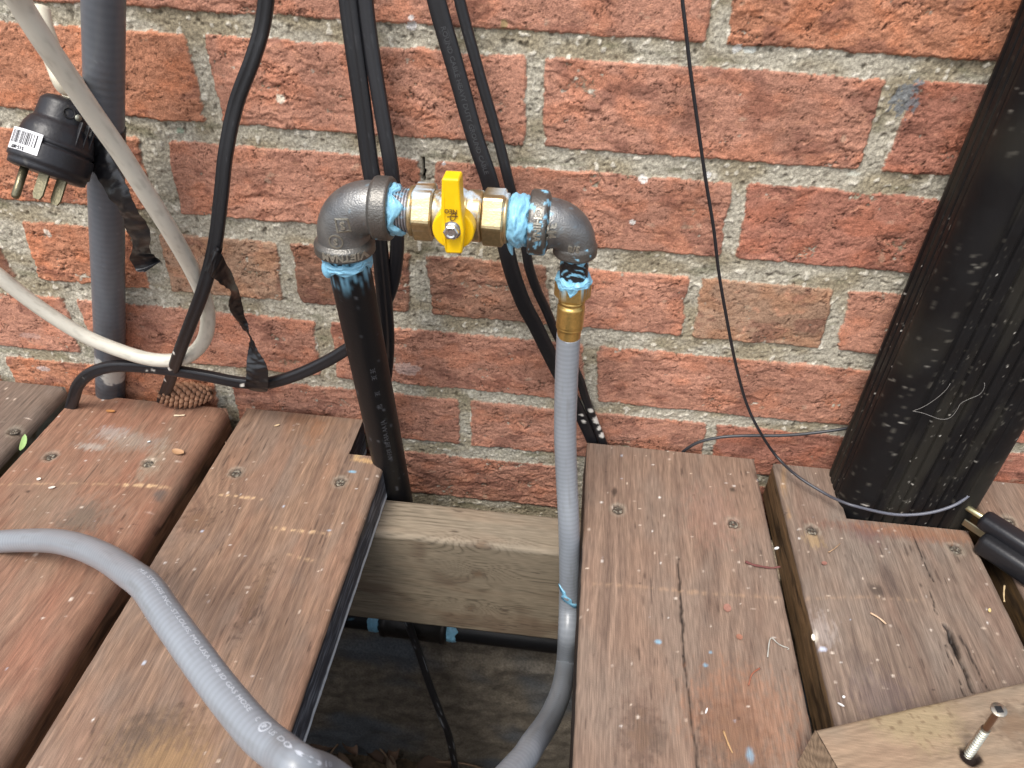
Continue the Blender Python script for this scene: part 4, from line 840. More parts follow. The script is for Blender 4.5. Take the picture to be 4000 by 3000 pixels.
TWG = 'black flat cables hanging down the wall'
def cable(name, pts, wd, th, label, groove=.35, ref=(0, -1, 0), twist=None, ribs=False, spots=(), n=36, txt=None, group=TWG, lum=1.0, taper=None):
    P = [Wd(a_, b_, c_) for a_, b_, c_ in pts]; pf = flat(wd, th, n, groove)
    if ribs: pf = pf*(1+.025*np.cos(np.arange(n)/n*2*math.pi*12))[:, None]
    V, F, S, A, fr = sweep(P, pf, .0015, ref=ref, twist=twist, rfun=taper)
    c = lin(25, 25, 28, lum)*(1+.15*fbm(A*3, S/.02, 3, 995))[:, None]; c = mix(c, lin(90, 92, 96), ss(.7, .95, fbm(A*8, S/.006, 2, 996))*.15)
    if ribs: c = c*(1+.22*np.cos(A*12))[:, None]
    for (px, py, y, r_) in spots:
        p_ = W(px, py, y); q = np.linalg.norm((V-p_)*np.array([1, .5, 1]), axis=1)/r_+fbm(V[:, 0]/.002, V[:, 2]/.002, 2, int(px) % 31)*.3; c = mix(c, lin(218, 214, 204), ss(1.1, .8, q))
    M_ = mat('black cable jacket', rough=.42, bump=.00006, bscale=600, spec=.45)
    if txt is None: o = mk(name, V, F, M_, None, c); return tag(o, label, 'cable', group), fr
    root = empty(name, P[0], label, 'cable', group); mk('jacket', V, F, M_, root, c)
    t_, s0, off, hg = txt; V2, F2 = text2d(t_, hg, hg*.02); Q, s, T, N, B = fr
    def fn(u, v, h):
        sv = s0+u; f = lambda Z: np.stack([np.interp(sv, s, Z[:, k]) for k in range(3)], 1); return f(Q)+f(N)*(th*.47+h)[:, None]+f(B)*(off+v)[:, None]
    V, F = solid(V2*np.array([1, -1]), [f[::-1] for f in F2], fn, .00022); mk('moulded_text', V, F, mat('cable text', .5, attr=False, base=(.035, .036, .04)), root, smooth=False)
    return root, fr
k1, _ = cable('flat_cable', [(582, -80, -.03), (575, 0, -.032), (566, 60, -.034), (545, 130, -.038), (510, 225, -.043), (488, 330, -.050), (477, 430, -.056), (464, 530, -.062), (441, 620, -.066), (411, 700, -.060), (386, 765, -.050), (366, 825, -.030), (352, 862, -.013), (345, 900, -.008)], .0092, .0062, 'black twin cable crossing in front of the cream cable loop', .30, spots=[(655, 1445, -.045, .0028), (640, 1480, -.034, .0024), (672, 1385, -.055, .0018)])
c1_, _ = cable('flat_cable', [(748, -80, -.022), (752, 0, -.024), (766, 110, -.028), (783, 230, -.032), (797, 340, -.036), (811, 430, -.040), (821, 540, -.040), (830, 640, -.038), (836, 730, -.034), (833, 800, -.026), (822, 880, -.016), (815, 960, -.012), (812, 1040, -.012)], .0112, .0058, 'deeply grooved twin black cable hanging just left of the ribbed cable, behind the left elbow', .45)
c2_, _ = cable('flat_cable', [(785, -80, -.020), (789, 0, -.022), (803, 110, -.026), (826, 250, -.032), (843, 350, -.036), (855, 450, -.038), (858, 530, -.038), (850, 600, -.036), (834, 650, -.034), (808, 700, -.028), (775, 735, -.024), (745, 757, -.024), (700, 783, -.026), (640, 810, -.030), (580, 827, -.034), (520, 826, -.038), (450, 813, -.040), (380, 801, -.040), (300, 792, -.041), (240, 792, -.042), (196, 806, -.043), (170, 830, -.040), (160, 858, -.034), (152, 890, -.030), (150, 930, -.028)], .0096, .0062, 'black ribbed cable that curls behind the riser pipe and runs left above the deck boards', .12, ribs=True, spots=[(560, 1462, -.048, .0022), (590, 1460, -.048, .0026), (618, 1456, -.048, .0022), (310, 1490, -.050, .0022), (950, 1503, -.040, .0018)], group='black flat cables hanging down the wall', lum=1.35)
c3_, f3_ = cable('flat_cable', [(930, -90, -.020), (943, 0, -.022), (985, 150, -.026), (1027, 300, -.031), (1060, 400, -.034), (1090, 523, -.036), (1107, 590, -.035), (1131, 655, -.032), (1158, 706, -.028), (1182, 755, -.024), (1203, 797, -.020), (1246, 880, -.010), (1264, 918, -.007), (1281, 958, -.006), (1300, 1010, -.006)], .0112, .0050, 'widest black flat cable with moulded lettering, passing behind the right hex nut', .10, spots=[(2272, 1625, -.012, .0018), (2280, 1653, -.012, .0022)], txt=('ROUND CABLE HEAVY DUTY GROUND CABLE', .035, .0012, .0042), taper=lambda s, t: 1-.42*ss(.30, .50, s)+0*t)
c4_, _ = cable('flat_cable', [(980, -90, -.020), (993, 0, -.022), (1033, 150, -.026), (1076, 300, -.030), (1101, 400, -.033), (1133, 523, -.034), (1143, 577, -.033), (1160, 627, -.030), (1180, 670, -.026), (1200, 717, -.022), (1228, 770, -.016), (1253, 822, -.012), (1264, 857, -.010), (1281, 903, -.008), (1303, 957, -.007), (1322, 1010, -.007)], .0066, .0050, 'narrow black cable right of the widest one, splashed with white paint near the deck', .12, spots=[(2308, 1604, -.011, .0022), (2330, 1645, -.011, .0034), (2342, 1678, -.011, .0026), (2352, 1703, -.010, .0028), (2345, 1660, -.011, .002)])
# cable hanging under the deck
V, F, S, A, _ = sweep([W(1560, 2350, -.07), W(1600, 2450, -.075), W(1640, 2560, -.08), W(1680, 2680, -.09), W(1725, 2800, -.10), W(1752, 2870, -.105), W(1775, 2975, -.11), W(1790, 3050, -.11)], flat(.0075, .0045, 24, .4), .003)
c = mix(lin(30, 30, 32)*np.ones(3), lin(150, 154, 160), ss(.6, .8, fbm(A*2, S/.02, 2, 999))*.5); o = mk('flat_cable', V, F, mat('black cable jacket'), None, c); tag(o, 'paint-spotted black cable hanging in the dark under the joist', 'cable', TWG)

# thin wires
M_WIRE = mat('thin wire jacket', rough=.35, bump=0, spec=.5)
P = [Wd(a_, b_, c_) for a_, b_, c_ in [(1468, -80, -.012), (1474, 0, -.013), (1481, 60, -.014), (1491, 150, -.015), (1506, 260, -.016), (1523, 380, -.017), (1541, 490, -.018), (1553, 590, -.018), (1570, 690, -.018), (1590, 790, -.017), (1612, 870, -.018), (1640, 930, -.022)]]
P += [Gd(1676, 984, .016), Gd(1722, 1028, .013), Gd(1782, 1066, .011), Wd(1815, 1082, -.066), Wd(1850, 1094, -.0715), Wd(1930, 1111, -.0735), Wd(2000, 1109, -.0738), Wd(2060, 1092, -.0710), Wd(2096, 1067, -.0675), Wd(2116, 1040, -.0610), np.array([.3035, -.044, .014]), np.array([.3030, -.018, .014])]
V, F, S, A, _ = sweep(P, circ(.00115, 12), .0025, ref=(.3, -.9, .3)); c = mix(lin(34, 34, 38)*np.ones(3), lin(96, 98, 108), ss(.36, .50, S)); o = mk('thin_wire', V, F, M_WIRE, None, c); tag(o, 'thin dark wire dropping down the bricks and curling round the downspout foot', 'wire')
P = [Wd(1470, 985, -.004), Wd(1480, 972, -.006), Wd(1510, 955, -.008), Wd(1560, 944, -.009), Wd(1620, 941, -.009), Wd(1680, 941, -.009), Wd(1740, 937, -.008), Wd(1812, 928, -.007), Wd(1860, 918, -.004)]
V, F, S, A, _ = sweep(P, circ(.0013, 12), .0025); o = mk('thin_wire', V, F, M_WIRE, None, lin(52, 54, 58)); tag(o, 'short thin wire running level along the bricks into the back of the downspout', 'wire')

# ================================================================== TAPE
M_TAPE = mat('electrical tape', rough=.30, bump=.00025, bscale=160, spec=.6, det=2)
def ribbon(name, pairs, parent=None, crinkle=.0012, sd=0, m=M_TAPE, col=None, nu=10, nseg=8):
    """pairs: (Lx,Ly,Rx,Ry,yL,yR) photo coords in d units"""
    Lp = np.array([Wd(a_, b_, e_) for a_, b_, c_, d_, e_, f_ in pairs]); Rp = np.array([Wd(c_, d_, f_) for a_, b_, c_, d_, e_, f_ in pairs])
    K = np.concatenate([Lp, Rp], 1); n = len(K); Q = []
    Pk = np.vstack([2*K[0]-K[1], K, 2*K[-1]-K[-2]])
    for i in range(1, len(Pk)-2):
        a_, b_, c_, d_ = Pk[i-1:i+3]; t = np.linspace(0, 1, nseg, endpoint=False)[:, None]; Q.append(.5*((2*b_)+(-a_+c_)*t+(2*a_-5*b_+4*c_-d_)*t*t+(-a_+3*b_-3*c_+d_)*t**3))
    Q.append(Pk[-2][None]); Q = np.concatenate(Q); u = np.linspace(0, 1, nu); V = Q[:, None, :3]*(1-u)[None, :, None]+Q[:, None, 3:]*u[None, :, None]
    iu, iv = np.meshgrid(u, np.arange(len(Q))); V[..., 1] += fbm(iu*1.5+sd, iv/5.0, 3, 1001+sd)*crinkle+(iu-.5)**2*.003
    F = gridF(len(Q), nu)
    Vb = V.copy(); Vb[..., 1] += .00025
    Va = np.concatenate([V.reshape(-1, 3), Vb.reshape(-1, 3)]); nV = V.size//3
    Fa = F.tolist()+(F[:, ::-1]+nV).tolist()
    c = lin(20, 20, 23) if col is None else col
    cc = np.broadcast_to(c, Va.shape).copy(); cc = mix(cc, lin(150, 146, 136), ss(.80, .95, fbm(Va[:, 0]/.002, Va[:, 2]/.002, 2, 1010+sd))*.2)
    return mk(name, Va, Fa, m, parent, cc)
t7 = lambda x, y: (x*.25, 193.6+y*.25)
def pr7(lx, ly, rx, ry, a_, b_): return (*t7(lx, ly), *t7(rx, ry), a_, b_)
tp = empty('tape_strip', Wd(240, 400, -.06), 'torn shiny black tape wrapped on the grey conduit with a loose dangling tail', 'tape')
ribbon('tail', [pr7(728, 590, 790, 400, -.058, -.058), pr7(760, 670, 880, 480, -.062, -.060), pr7(820, 740, 960, 600, -.066, -.062), pr7(900, 880, 1050, 760, -.068, -.066), pr7(1000, 1010, 1130, 930, -.068, -.072), pr7(1052, 1100, 1195, 1070, -.066, -.070), pr7(1075, 1200, 1262, 1160, -.062, -.064), pr7(1135, 1300, 1297, 1270, -.056, -.062), pr7(1140, 1380, 1283, 1390, -.054, -.052), pr7(1118, 1460, 1330, 1435, -.050, -.044), pr7(1165, 1560, 1378, 1490, -.048, -.040), pr7(1240, 1585, 1352, 1510, -.050, -.044)], tp, .0012, 1)
# wrap round the conduit
Q, s, T, N, B = fc; i0 = np.argmin(np.abs(Q[:, 2]-Wd(228, 318, -.04)[2])); 
a = np.linspace(-2.6, 2.6, 60); hh = np.linspace(-.009, .009, 8); 
AA, HH = np.meshgrid(a, hh); tilt = .0045*np.sin(AA)
ctr = Q[i0]; rr = .0124+.0004*fbm(AA*2, HH/.004, 3, 1020)
V = ctr+T[i0]*(HH+tilt)[..., None]+(N[i0]*np.cos(AA)[..., None]+B[i0]*np.sin(AA)[..., None])*rr[..., None]
mk('wrap', V.reshape(-1, 3), gridF(*AA.shape), M_TAPE, tp, lin(20, 20, 23))
t8 = lambda x, y: (276.5+x*.2667, 497.7+y*.2667)
def pr8(lx, ly, rx, ry, a_, b_): return (*t8(lx, ly), *t8(rx, ry), a_, b_)
tq = empty('tape_strip', Wd(500, 680, -.06), 'twisted black tape strung from the crossing cable down to the level ribbed cable', 'tape')
ribbon('strip', [pr8(652, 345, 690, 165, -.0715, -.0705), pr8(668, 372, 745, 200, -.072, -.070), pr8(700, 400, 790, 270, -.070, -.064), pr8(765, 450, 850, 380, -.064, -.054), pr8(828, 500, 885, 475, -.056, -.046), pr8(812, 590, 915, 560, -.046, -.040), pr8(822, 650, 930, 640, -.042, -.036), pr8(880, 740, 955, 740, -.036, -.034), pr8(945, 815, 982, 835, -.032, -.036), pr8(984, 868, 998, 872, -.032, -.036), pr8(976, 930, 1035, 940, -.036, -.040), pr8(962, 1030, 1085, 1040, -.042, -.044), pr8(956, 1110, 1125, 1120, -.046, -.046), pr8(954, 1200, 1133, 1235, -.048, -.046)], tq, .0014, 2)
ribbon('fold', [pr8(954, 1190, 1133, 1225, -.0475, -.046), pr8(950, 1225, 1132, 1262, -.047, -.0455), pr8(942, 1262, 1128, 1300, -.046, -.044), pr8(955, 1285, 1112, 1318, -.040, -.038)], tq, .0008, 3)
ribbon('wrap', [pr8(615, 330, 700, 120, -.0705, -.064), pr8(640, 345, 728, 150, -.0722, -.0680), pr8(672, 372, 752, 190, -.0716, -.0660), pr8(690, 400, 766, 110, -.066, -.058)], tq, .0006, 4)

# ================================================================== PLUGS
M_RUB = mat('black moulded rubber', rough=.40, bump=.00015, bscale=500, spec=.45)
pt_ = DP(150*D, 222*D, .462); pb_ = DP(101*D, 376*D, .463); axp = (pb_-pt_); Lp_ = np.linalg.norm(axp); dp = axp/Lp_
pg = empty('power_plug', pt_, 'large round black three-prong plug with a white barcode sticker hanging upside down', 'plug')
sp_ = Lp_
V, F = lathe(dense([(-.002, .006), (0, .0125), (.003, .0150), (.014, .0158), (.0150, .0172), (.020, .0195), (.026, .0206), (.0265, .0210), (sp_*.62, .0216), (sp_*.63, .0206), (sp_*.655, .0206), (sp_*.66, .0222), (sp_*.90, .0226), (sp_*.915, .0216), (sp_*1.0, .0212), (sp_*1.02, .0190), (sp_*1.021, .004)], .0014), pt_, pb_, 64)
rb = lin(34, 34, 38)*(1+.2*fbm(V[:, 0]/.01, V[:, 2]/.01, 3, 1031))[:, None]; rb = mix(rb, lin(130, 128, 120), ss(.55, .85, fbm(V[:, 0]/.006, V[:, 2]/.006, 4, 1033))*.28); mk('body', V, F, M_RUB, pg, rb)
Nn = CAM-(pt_+pb_)/2; Nn = Nn-(Nn@dp)*dp; Nn /= np.linalg.norm(Nn); Kn = np.cross(dp, Nn)
def on_plug(t, ang, r): return pt_+dp*t+(Nn*math.cos(ang)+Kn*math.sin(ang))*r
# cable clamp ribs and hole
for ag in (-.50, -.75, -1.0):
    c_ = on_plug(.020, ag, .0188); V, F = box_bev(.020, .0012, .0030, .0004, c_, basis(dp, (c_-pt_-dp*.02))); mk('grip_rib', V, F, M_RUB, pg, lin(30, 30, 34))
a0 = -.1; V, F = lathe([(0, .0036), (.0012, .0036), (.0012, .0026), (-.003, .0024)], on_plug(.0075, a0, .0148), on_plug(.0075, a0, .0178), 20, ref=(0, 0, 1)); mk('clamp_screw_hole', V, F, mat('hole', .7, attr=False, base=(.006, .006, .007)), pg)
c_ = on_plug(.0082, -.42, .0160); V, F = lathe([(0, .0020), (.0004, .0020)], c_, c_+(c_-on_plug(.0082, -.42, 0)), 16, ref=(0, 0, 1)); mk('clamp_screw', V, F, mat('dull screw', .5, .7, attr=False, base=(.35, .36, .3)), pg)
# prongs
def flatdir(v): return v/np.linalg.norm(v)
pgc = pt_+dp*(sp_*1.0)
def pr_base(dx, dy): return pgc+Kn*dx+Nn*dy
K_ = Kn if Kn[0] > 0 else -Kn
BRC = lin(120, 114, 92)
def blade(bx, by, L_, name='blade'):
    b0 = pgc+K_*bx+Nn*by; n_ = 14; V = []; wdt = .0062; thk = .0015
    wdir = flatdir(K_*.82+Nn*.57); tdir = np.cross(dp, wdir)
    out = [(-wdt/2, 0), (wdt/2, 0), (wdt/2, L_-.003), (wdt*.3, L_), (-wdt*.3, L_), (-wdt/2, L_-.003)]
    hole = [(.0016*math.cos(t), L_-.0045+.0016*math.sin(t)) for t in np.arange(12)/12*2*math.pi]
    import bmesh
    from mathutils.geometry import delaunay_2d_cdt
    vv, ee, ff, *_ = delaunay_2d_cdt([Vector(p_) for p_ in out+hole], [], [list(range(6)), list(range(6, 18))], 3, 1e-6)
    vv = np.array([v_[:] for v_ in vv]); ff = [list(f_) for f_ in ff]; keep = [f_ for f_ in ff if np.hypot(*(vv[f_].mean(0)-np.array([0, L_-.0045]))) > .0015]
    V, F = solid(vv, keep, lambda u, v, h: b0+wdir*u[:, None]+dp*v[:, None]+tdir*h[:, None], thk/2)
    mk(name, V, F, mat('tarnished prong', .35, .85, bump=.0002, bscale=600), pg, BRC, smooth=False)
blade(-.0010, .0075, .0165); blade(.0085, .0060, .0165)
b0 = pgc-K_*.0115+Nn*.0060; V, F = lathe([(0, .0024), (.0185, .0024), (.0200, .0019), (.0206, .0008)], b0, b0+dp, 24); mk('ground_pin', V, F, mat('tarnished prong'), pg, BRC)
# sticker with barcode: on the lower left of the body
sg = 1 if (Kn[0] < 0) else -1
def stk(u, v, h):           # u: along circumference (metres, + to the left), v: along axis from sticker centre
    an = sg*(.80+u/.0226); t = sp_*.70+v; return pt_+dp*np.asarray(t)[:, None]+(Nn*np.cos(an)[:, None]+Kn*np.sin(an)[:, None])*(.02285+h)[:, None]
n_ = 20; uu_, vv_ = np.meshgrid(np.linspace(-.0108, .0122, n_), np.linspace(-.0062, .0066, 6)); ov = np.clip((np.abs(uu_)-.0105)/.0015, 0, 1)*0
V = stk(uu_.ravel(), vv_.ravel(), np.zeros(uu_.size)); _n = np.cross(V[1]-V[0], V[n_]-V[0]); STKF = _n@(V[0]-(pt_+dp*((V[0]-pt_)@dp))) > 0; mk('barcode_sticker', V, (gridF(6, n_) if STKF else gridF(6, n_)[:, ::-1]).tolist(), mat('paper label', .5, attr=False, base=(.80, .80, .82)), pg)
rb_ = np.random.default_rng(5); u = -.0085; bars = []
while u < .0105:
    w_ = rb_.choice([.00025, .0004, .0006]); bars.append((u, w_)); u += w_+rb_.choice([.0005, .0007, .0012])
Vb, Fb = [], []
for (u, w_) in bars:
    k = len(Vb); Vb += [(u, -.0048), (u+w_, -.0048), (u+w_, .0028), (u, .0028)]; Fb.append([k, k+1, k+2, k+3])
V2 = np.array(Vb); V, F = solid(V2, Fb, lambda u, v, h: stk(u, v, h+.0002), .00005); mk('barcode', V, F, mat('label ink', .6, attr=False, base=(.01, .01, .012)), pg, smooth=False)
V2, F2 = text2d('515-00Y', .0030, .00008); V2 = V2-V2.mean(0); V, F = solid(V2*np.array([-1*(-1), 1])*np.array([1, 1])+np.array([.002, .0050]), F2, lambda u, v, h: stk(u, v, h+.0002), .00005); mk('label_digits', V, F, mat('label ink'), pg, smooth=False)
# cream lead to the plug
P = [Wd(60, -60, -.10), Wd(92, 60, -.105), Wd(122, 140, -.108), Wd(143, 185, -.112), pt_-dp*.012, pt_+dp*.010]
P = [Wd(84, 20, -.100)]+P[1:]
V, F, S, A, _ = sweep(P, circ(.0052, 24), .002); cl = mk('plug_lead', V, F, mat('aged white rubber'), None, lin(214, 208, 188)); tag(cl, 'short cream lead coming down into the top of the hanging plug', 'cable')

# second plug on the right board
q6 = lambda x, y: (3700+x*.2412, 1900+y*.2412)
p2 = empty('power_plug', G(*q6(900, 900), .012), 'flat black two-piece plug with long prongs lying on the boards beside the downspout', 'plug')
tipP, basP = G(*q6(300, 325), .022), G(*q6(690, 575), .022); dq = flatdir(basP-tipP)
V, F = lathe([(0, .0010), (.0006, .0019), (.0016, .0024), (np.linalg.norm(basP-tipP)+.008, .0024)], tipP, basP, 24, ref=(0, 0, 1)); mk('ground_pin', V, F, mat('bright prong', .28, .9), p2, lin(196, 190, 150))
tipB, basB = G(*q6(280, 580), .010), G(*q6(560, 765), .010); db = flatdir(basB-tipB); Lb2 = np.linalg.norm(basB-tipB)+.01
V, F = box_bev(Lb2, .0015, .0062, .0005, (tipB+basB)/2+db*.004, basis(db, (0, 0, 1))); mk('blade', V, F, mat('bright prong'), p2, lin(150, 146, 124))
side = flatdir(np.cross((0, 0, 1), dq))          # to the board-6 side
if side[0] < 0: side = -side
R_ = basis(dq, (0, 0, 1)); cB = G(*q6(1000, 1010), .010)
V, F = box_bev(.046, .032, .017, .0045, cB+dq*.006+np.array([0, 0, -.001]), R_); rb2 = lin(32, 32, 35)*(1+.25*fbm(V[:, 0]/.006, V[:, 1]/.006, 3, 1041))[:, None]; mk('body', V, F, M_RUB, p2, rb2)
cR = (basP+G(*q6(1240, 900), .022))/2+dq*.004
V, F = box_bev(.044, .0150, .0125, .0040, cR+np.array([0, 0, -.0015]), R_); mk('grip', V, F, M_RUB, p2, lin(30, 30, 34))
V, F, S, A, _ = sweep([cB+dq*.024, cB+dq*.06, cB+dq*.10+np.array([.02, 0, 0]), cB+dq*.2+np.array([.08, 0, 0])], circ(.0055, 20), .004, ref=(0, 0, 1)); mk('cord', V, F, M_RUB, p2, lin(30, 30, 34))

# ================================================================== DOWNSPOUT
def dprof(w_, d_, r_, n=360):
    # rounded rectangle centre 0, counter-clockwise, with flutes on the flats
    hx, hy = w_/2-r_, d_/2-r_; pts = []; 
    segs = [((-hx, -hy-r_), (hx, -hy-r_), (0, -1)), ((hx+r_, -hy), (hx+r_, hy), (1, 0)), ((hx, hy+r_), (-hx, hy+r_), (0, 1)), ((-hx-r_, hy), (-hx-r_, -hy), (-1, 0))]
    cor = [(hx, -hy, -90), (hx, hy, 0), (-hx, hy, 90), (-hx, -hy, 180)]
    for (a_, b_, nr_), (cx, cy, st) in zip(segs, cor):
        L = math.dist(a_, b_); m_ = int(L/.0007)
        for i in range(m_):
            t = i/m_; x = a_[0]+(b_[0]-a_[0])*t; y = a_[1]+(b_[1]-a_[1])*t
            npk = max(2, round(L/.0085)); q = -.0013*abs(math.cos(math.pi*npk*t))**6*0-.0030*(abs(math.sin(math.pi*(npk*t)))**.8 < .5)*(1-(abs(math.sin(math.pi*npk*t))**.8)/.5)
            pts.append((x+nr_[0]*q, y+nr_[1]*q))
        for i in range(14):
            t = math.radians(st+90*i/14); pts.append((cx+r_*math.cos(t), cy+r_*math.sin(t)))
    return np.array(pts)
pf = dprof(.101, .064, .021); dz = np.arange(-.06, .56, .0011); n_ = len(pf)
CX, CY = .2485, -.0372
U_, Zg = np.meshgrid(np.arange(n_), dz)
V = np.stack([CX+pf[U_, 0]+(Zg)*.004, CY+pf[U_, 1]-Zg*.0, Zg], -1).reshape(-1, 3)
un = (U_*.0008).ravel(); zn = Zg.ravel()
c = np.broadcast_to(lin(19, 18, 19), V.shape).copy(); c = mix(c, lin(46, 44, 38), ss(.0, .6, fbm(un/.03, zn/.12, 3, 1051))*.6)
c = mix(c, lin(120, 116, 106), ss(.60, .85, fbm(un/.0016, zn/.006, 2, 1053))*.30*ss(-.2, .5, fbm(un/.03, zn/.04, 2, 1054)))
rr_ = np.random.default_rng(77); xyv = np.stack([un, zn], 1); perim = n_*.0008
def spl(x, y, L, th, wd_, cc, k):
    global c
    j = np.where((np.abs(un-x) < L+.004) & (np.abs(zn-y) < L+.004))[0]
    if len(j) == 0: return
    du, dv = un[j]-x, zn[j]-y; a_ = du*math.cos(th)+dv*math.sin(th); b_ = -du*math.sin(th)+dv*math.cos(th)
    q = np.hypot(np.maximum(np.abs(a_)-L, 0), b_-.15*a_*a_/max(L, 1e-4)); w2 = (ss(wd_*1.4, wd_*.5, q)*k)[:, None]; c[j] = c[j]*(1-w2)+cc*w2
for i in range(330):
    y = rr_.beta(1.1, 2.2)*.42-.02; x = rr_.uniform(0, perim)
    if rr_.random() < .55: spl(x, y, 0, 0, abs(rr_.normal(0, .0002))+.00028, [lin(226, 222, 212), lin(190, 186, 176)][rr_.integers(2)], rr_.uniform(.4, 1))
    else: spl(x, y, rr_.uniform(.0005, .0026), rr_.uniform(0, 3.14), .00026, lin(150, 146, 136), rr_.uniform(.15, .5))
ds = mk('downspout', V, gridF(len(dz), n_, True), mat('black enamelled downspout', rough=.55, bump=.0001, bscale=250, spec=.24, rvar=.10), None, c)
tag(ds, 'big black fluted downspout flecked with debris on the right', 'downspout')

# ================================================================== PINE CONE
pc = empty('pine_cone', Gd(403, 872, 0), 'small brown pine cone lying on its side at the end of the reddish board', 'pine cone')
ca, cb_ = G(622, 1548, .0105), G(826, 1536, .0105); cax = flatdir(cb_-ca); cl_ = np.linalg.norm(cb_-ca)
Nn2 = flatdir(np.array([0, 0, 1])-cax[2]*cax); Kn2 = np.cross(cax, Nn2)
V, F = lathe([(0, .002), (.004, .0062), (cl_*.5, .0078), (cl_*.85, .0066), (cl_, .002)], ca, cb_, 20, ref=(0, 0, 1)); mk('core', V, F, mat('cone core', .8, attr=False, base=(.07, .035, .02)), pc)
parts = []; ga = math.radians(137.5); NS = 118
for i in range(NS):
    t = (i+.5)/NS; rad = .0104*math.sin(math.pi*(.10+.84*t))**.55; an = i*ga; rd = Nn2*math.cos(an)+Kn2*math.sin(an); tg = np.cross(cax, rd)
    c_ = ca+cax*(t*cl_)+rd*(rad*.80); sz = .0029*(.65+.4*math.sin(math.pi*t)); 
    d1 = flatdir(-cax*.35+rd*.94); n_s = flatdir(np.cross(tg, d1)); n_s = n_s if n_s@rd > 0 else -n_s
    V = []; 
    for a_ in range(7):
        for b_ in range(7):
            u = a_/6*2-1; v = b_/6; wv = math.sin(math.pi*(.14+.78*v))**.6*(1-.0*v); V.append(c_+tg*(u*sz*wv)+d1*((v-.45)*sz*2.3)+n_s*(sz*.9*(1-u*u)*math.sin(math.pi*min(1, .2+v*.8))+sz*.25*v))
    cc = mix(lin(84, 56, 42)*np.ones(3), lin(184, 140, 110), np.array([.25+.75*(b_/6) for a_ in range(7) for b_ in range(7)])*(.7+.5*random.random()))
    F = gridF(7, 7).tolist(); parts.append((np.array(V), F, cc))
V, F, c = join(parts); sc_o = mk('scales', V, F, mat('cone scales', .6, bump=.0001, bscale=700), pc, c)

# ================================================================== SMALL DEBRIS
M_BARK = mat('bark', .8); 
def stick(name, pts, r, col, label, cat, z=.0012, group=None, taper=True):
    P = [G(px, py, z+dz_) for px, py, dz_ in pts]; n = len(P)
    V, F, S, A, _ = sweep(P, circ(r, 10), .0012, ref=(.2, .1, 1), rfun=(lambda s, t: 1-.35*s/max(.02, s.max())+.15*np.sin(s*900)+0*t) if taper else None)
    o = mk(name, V, F, M_BARK, None, col); return tag(o, label, cat, group)
z6 = lambda x, y, h=0: (2700+x*.6027, 1600+y*.6027, h); z8 = lambda x, y, h=0: (2700+x*.6027, 2000+y*.6027, h); z4_ = lambda x, y, h=0: (x*.6027, 900+y*.6027, h)
stick('twig', [z6(352, 985, .001), z6(400, 1005), z6(450, 1015, .001), z6(520, 1026), z6(578, 1018, .002)], .0009, lin(106, 62, 58), 'crooked purplish twig at the right edge of the cracked board', 'twig')
NG = 'dry pine needles on the deck'
stick('pine_needle', [z6(1162, 1318), z6(1215, 1348, .001), z6(1264, 1390)], .0006, lin(206, 176, 146), 'pale curved needle in the middle of the greyish board', 'pine needle', group=NG)
stick('pine_needle', [z8(445, 1012), z8(395, 1050, .001), z8(372, 1122)], .0005, lin(150, 92, 70), 'reddish needle on the lower half of the cracked board', 'pine needle', group=NG)
stick('pine_needle', [z8(210, 1418), z8(240, 1500, .001), z8(268, 1562)], .0006, lin(178, 142, 100), 'tan needle low on the cracked board near the bottom of the picture', 'pine needle', group=NG)
stick('pine_needle', [z4_(1128, 1200), z4_(1165, 1199), z4_(1198, 1197)], .0007, lin(214, 196, 166), 'pale straight splinter below the pine cone', 'pine needle', group=NG)
stick('pine_needle', [z6(890, 925), z6(930, 900, .001), z6(965, 868)], .0004, lin(160, 130, 100), 'thin needle below the left screw of the greyish board', 'pine needle', group=NG)
stick('pine_needle', [z6(2030, 1140, .0), z6(2026, 1200), z6(2030, 1245)], .0006, lin(196, 172, 130), 'needle caught at the right edge of the greyish board', 'pine needle', group=NG)
stick('fibre', [z8(495, 940), z8(505, 850, .002), z8(520, 815, .003), z8(560, 850, .001), z8(600, 872), z8(635, 882, .001), z8(622, 892)], .0004, lin(168, 168, 160), 'curled pale fibre strand near the right edge of the cracked board', 'fibre')
def chip(name, px, py, L, w_, ang, col, label, cat, z=.0008, curl=.3, group=None, n=9, point=1.0, y=None):
    p0 = G(px, py, z) if y is None else W(px, py, y); V = []
    for side_ in (0, 1):
        for i in range(n):
            for j in range(5):
                u = i/(n-1)*2-1; v = j/4*2-1; ww = w_*(1-abs(u)**(2*point))**.6; x = u*L; yv = v*ww; hz = curl*(L*.35*(u*u)+ww*.4*v*v)+(.0004 if side_ else 0)
                V.append(p0+np.array([x*math.cos(ang)-yv*math.sin(ang), x*math.sin(ang)+yv*math.cos(ang), hz]))
    F = gridF(n, 5).tolist(); F = [f[::-1] for f in F]+[[k+5*n for k in f] for f in F]
    V = np.array(V); o = mk(name, V, F, mat('dry flake', .6), None, np.broadcast_to(col, V.shape)*(1+.15*fbm(V[:, 0]/.002, V[:, 1]/.002, 2, 3))[:, None]); return tag(o, label, cat, group)
chip('green_leaf', 92, 1735, .0105, .0024, -1.15, lin(150, 182, 116), 'torn green leaf scrap in the gap between the two left boards', 'leaf', curl=.5)
chip('seed_husk', 697, 1768, .0058, .0030, -.25, lin(176, 138, 104), 'tan oval seed husk on the reddish board near its right edge', 'seed', curl=.6)
chip('orange_flake', 432, 1607, .0042, .0016, .0, lin(176, 122, 72), 'orange leaf flake near the far end of the reddish board', 'leaf flake')
CG = 'chips of brick on the deck'
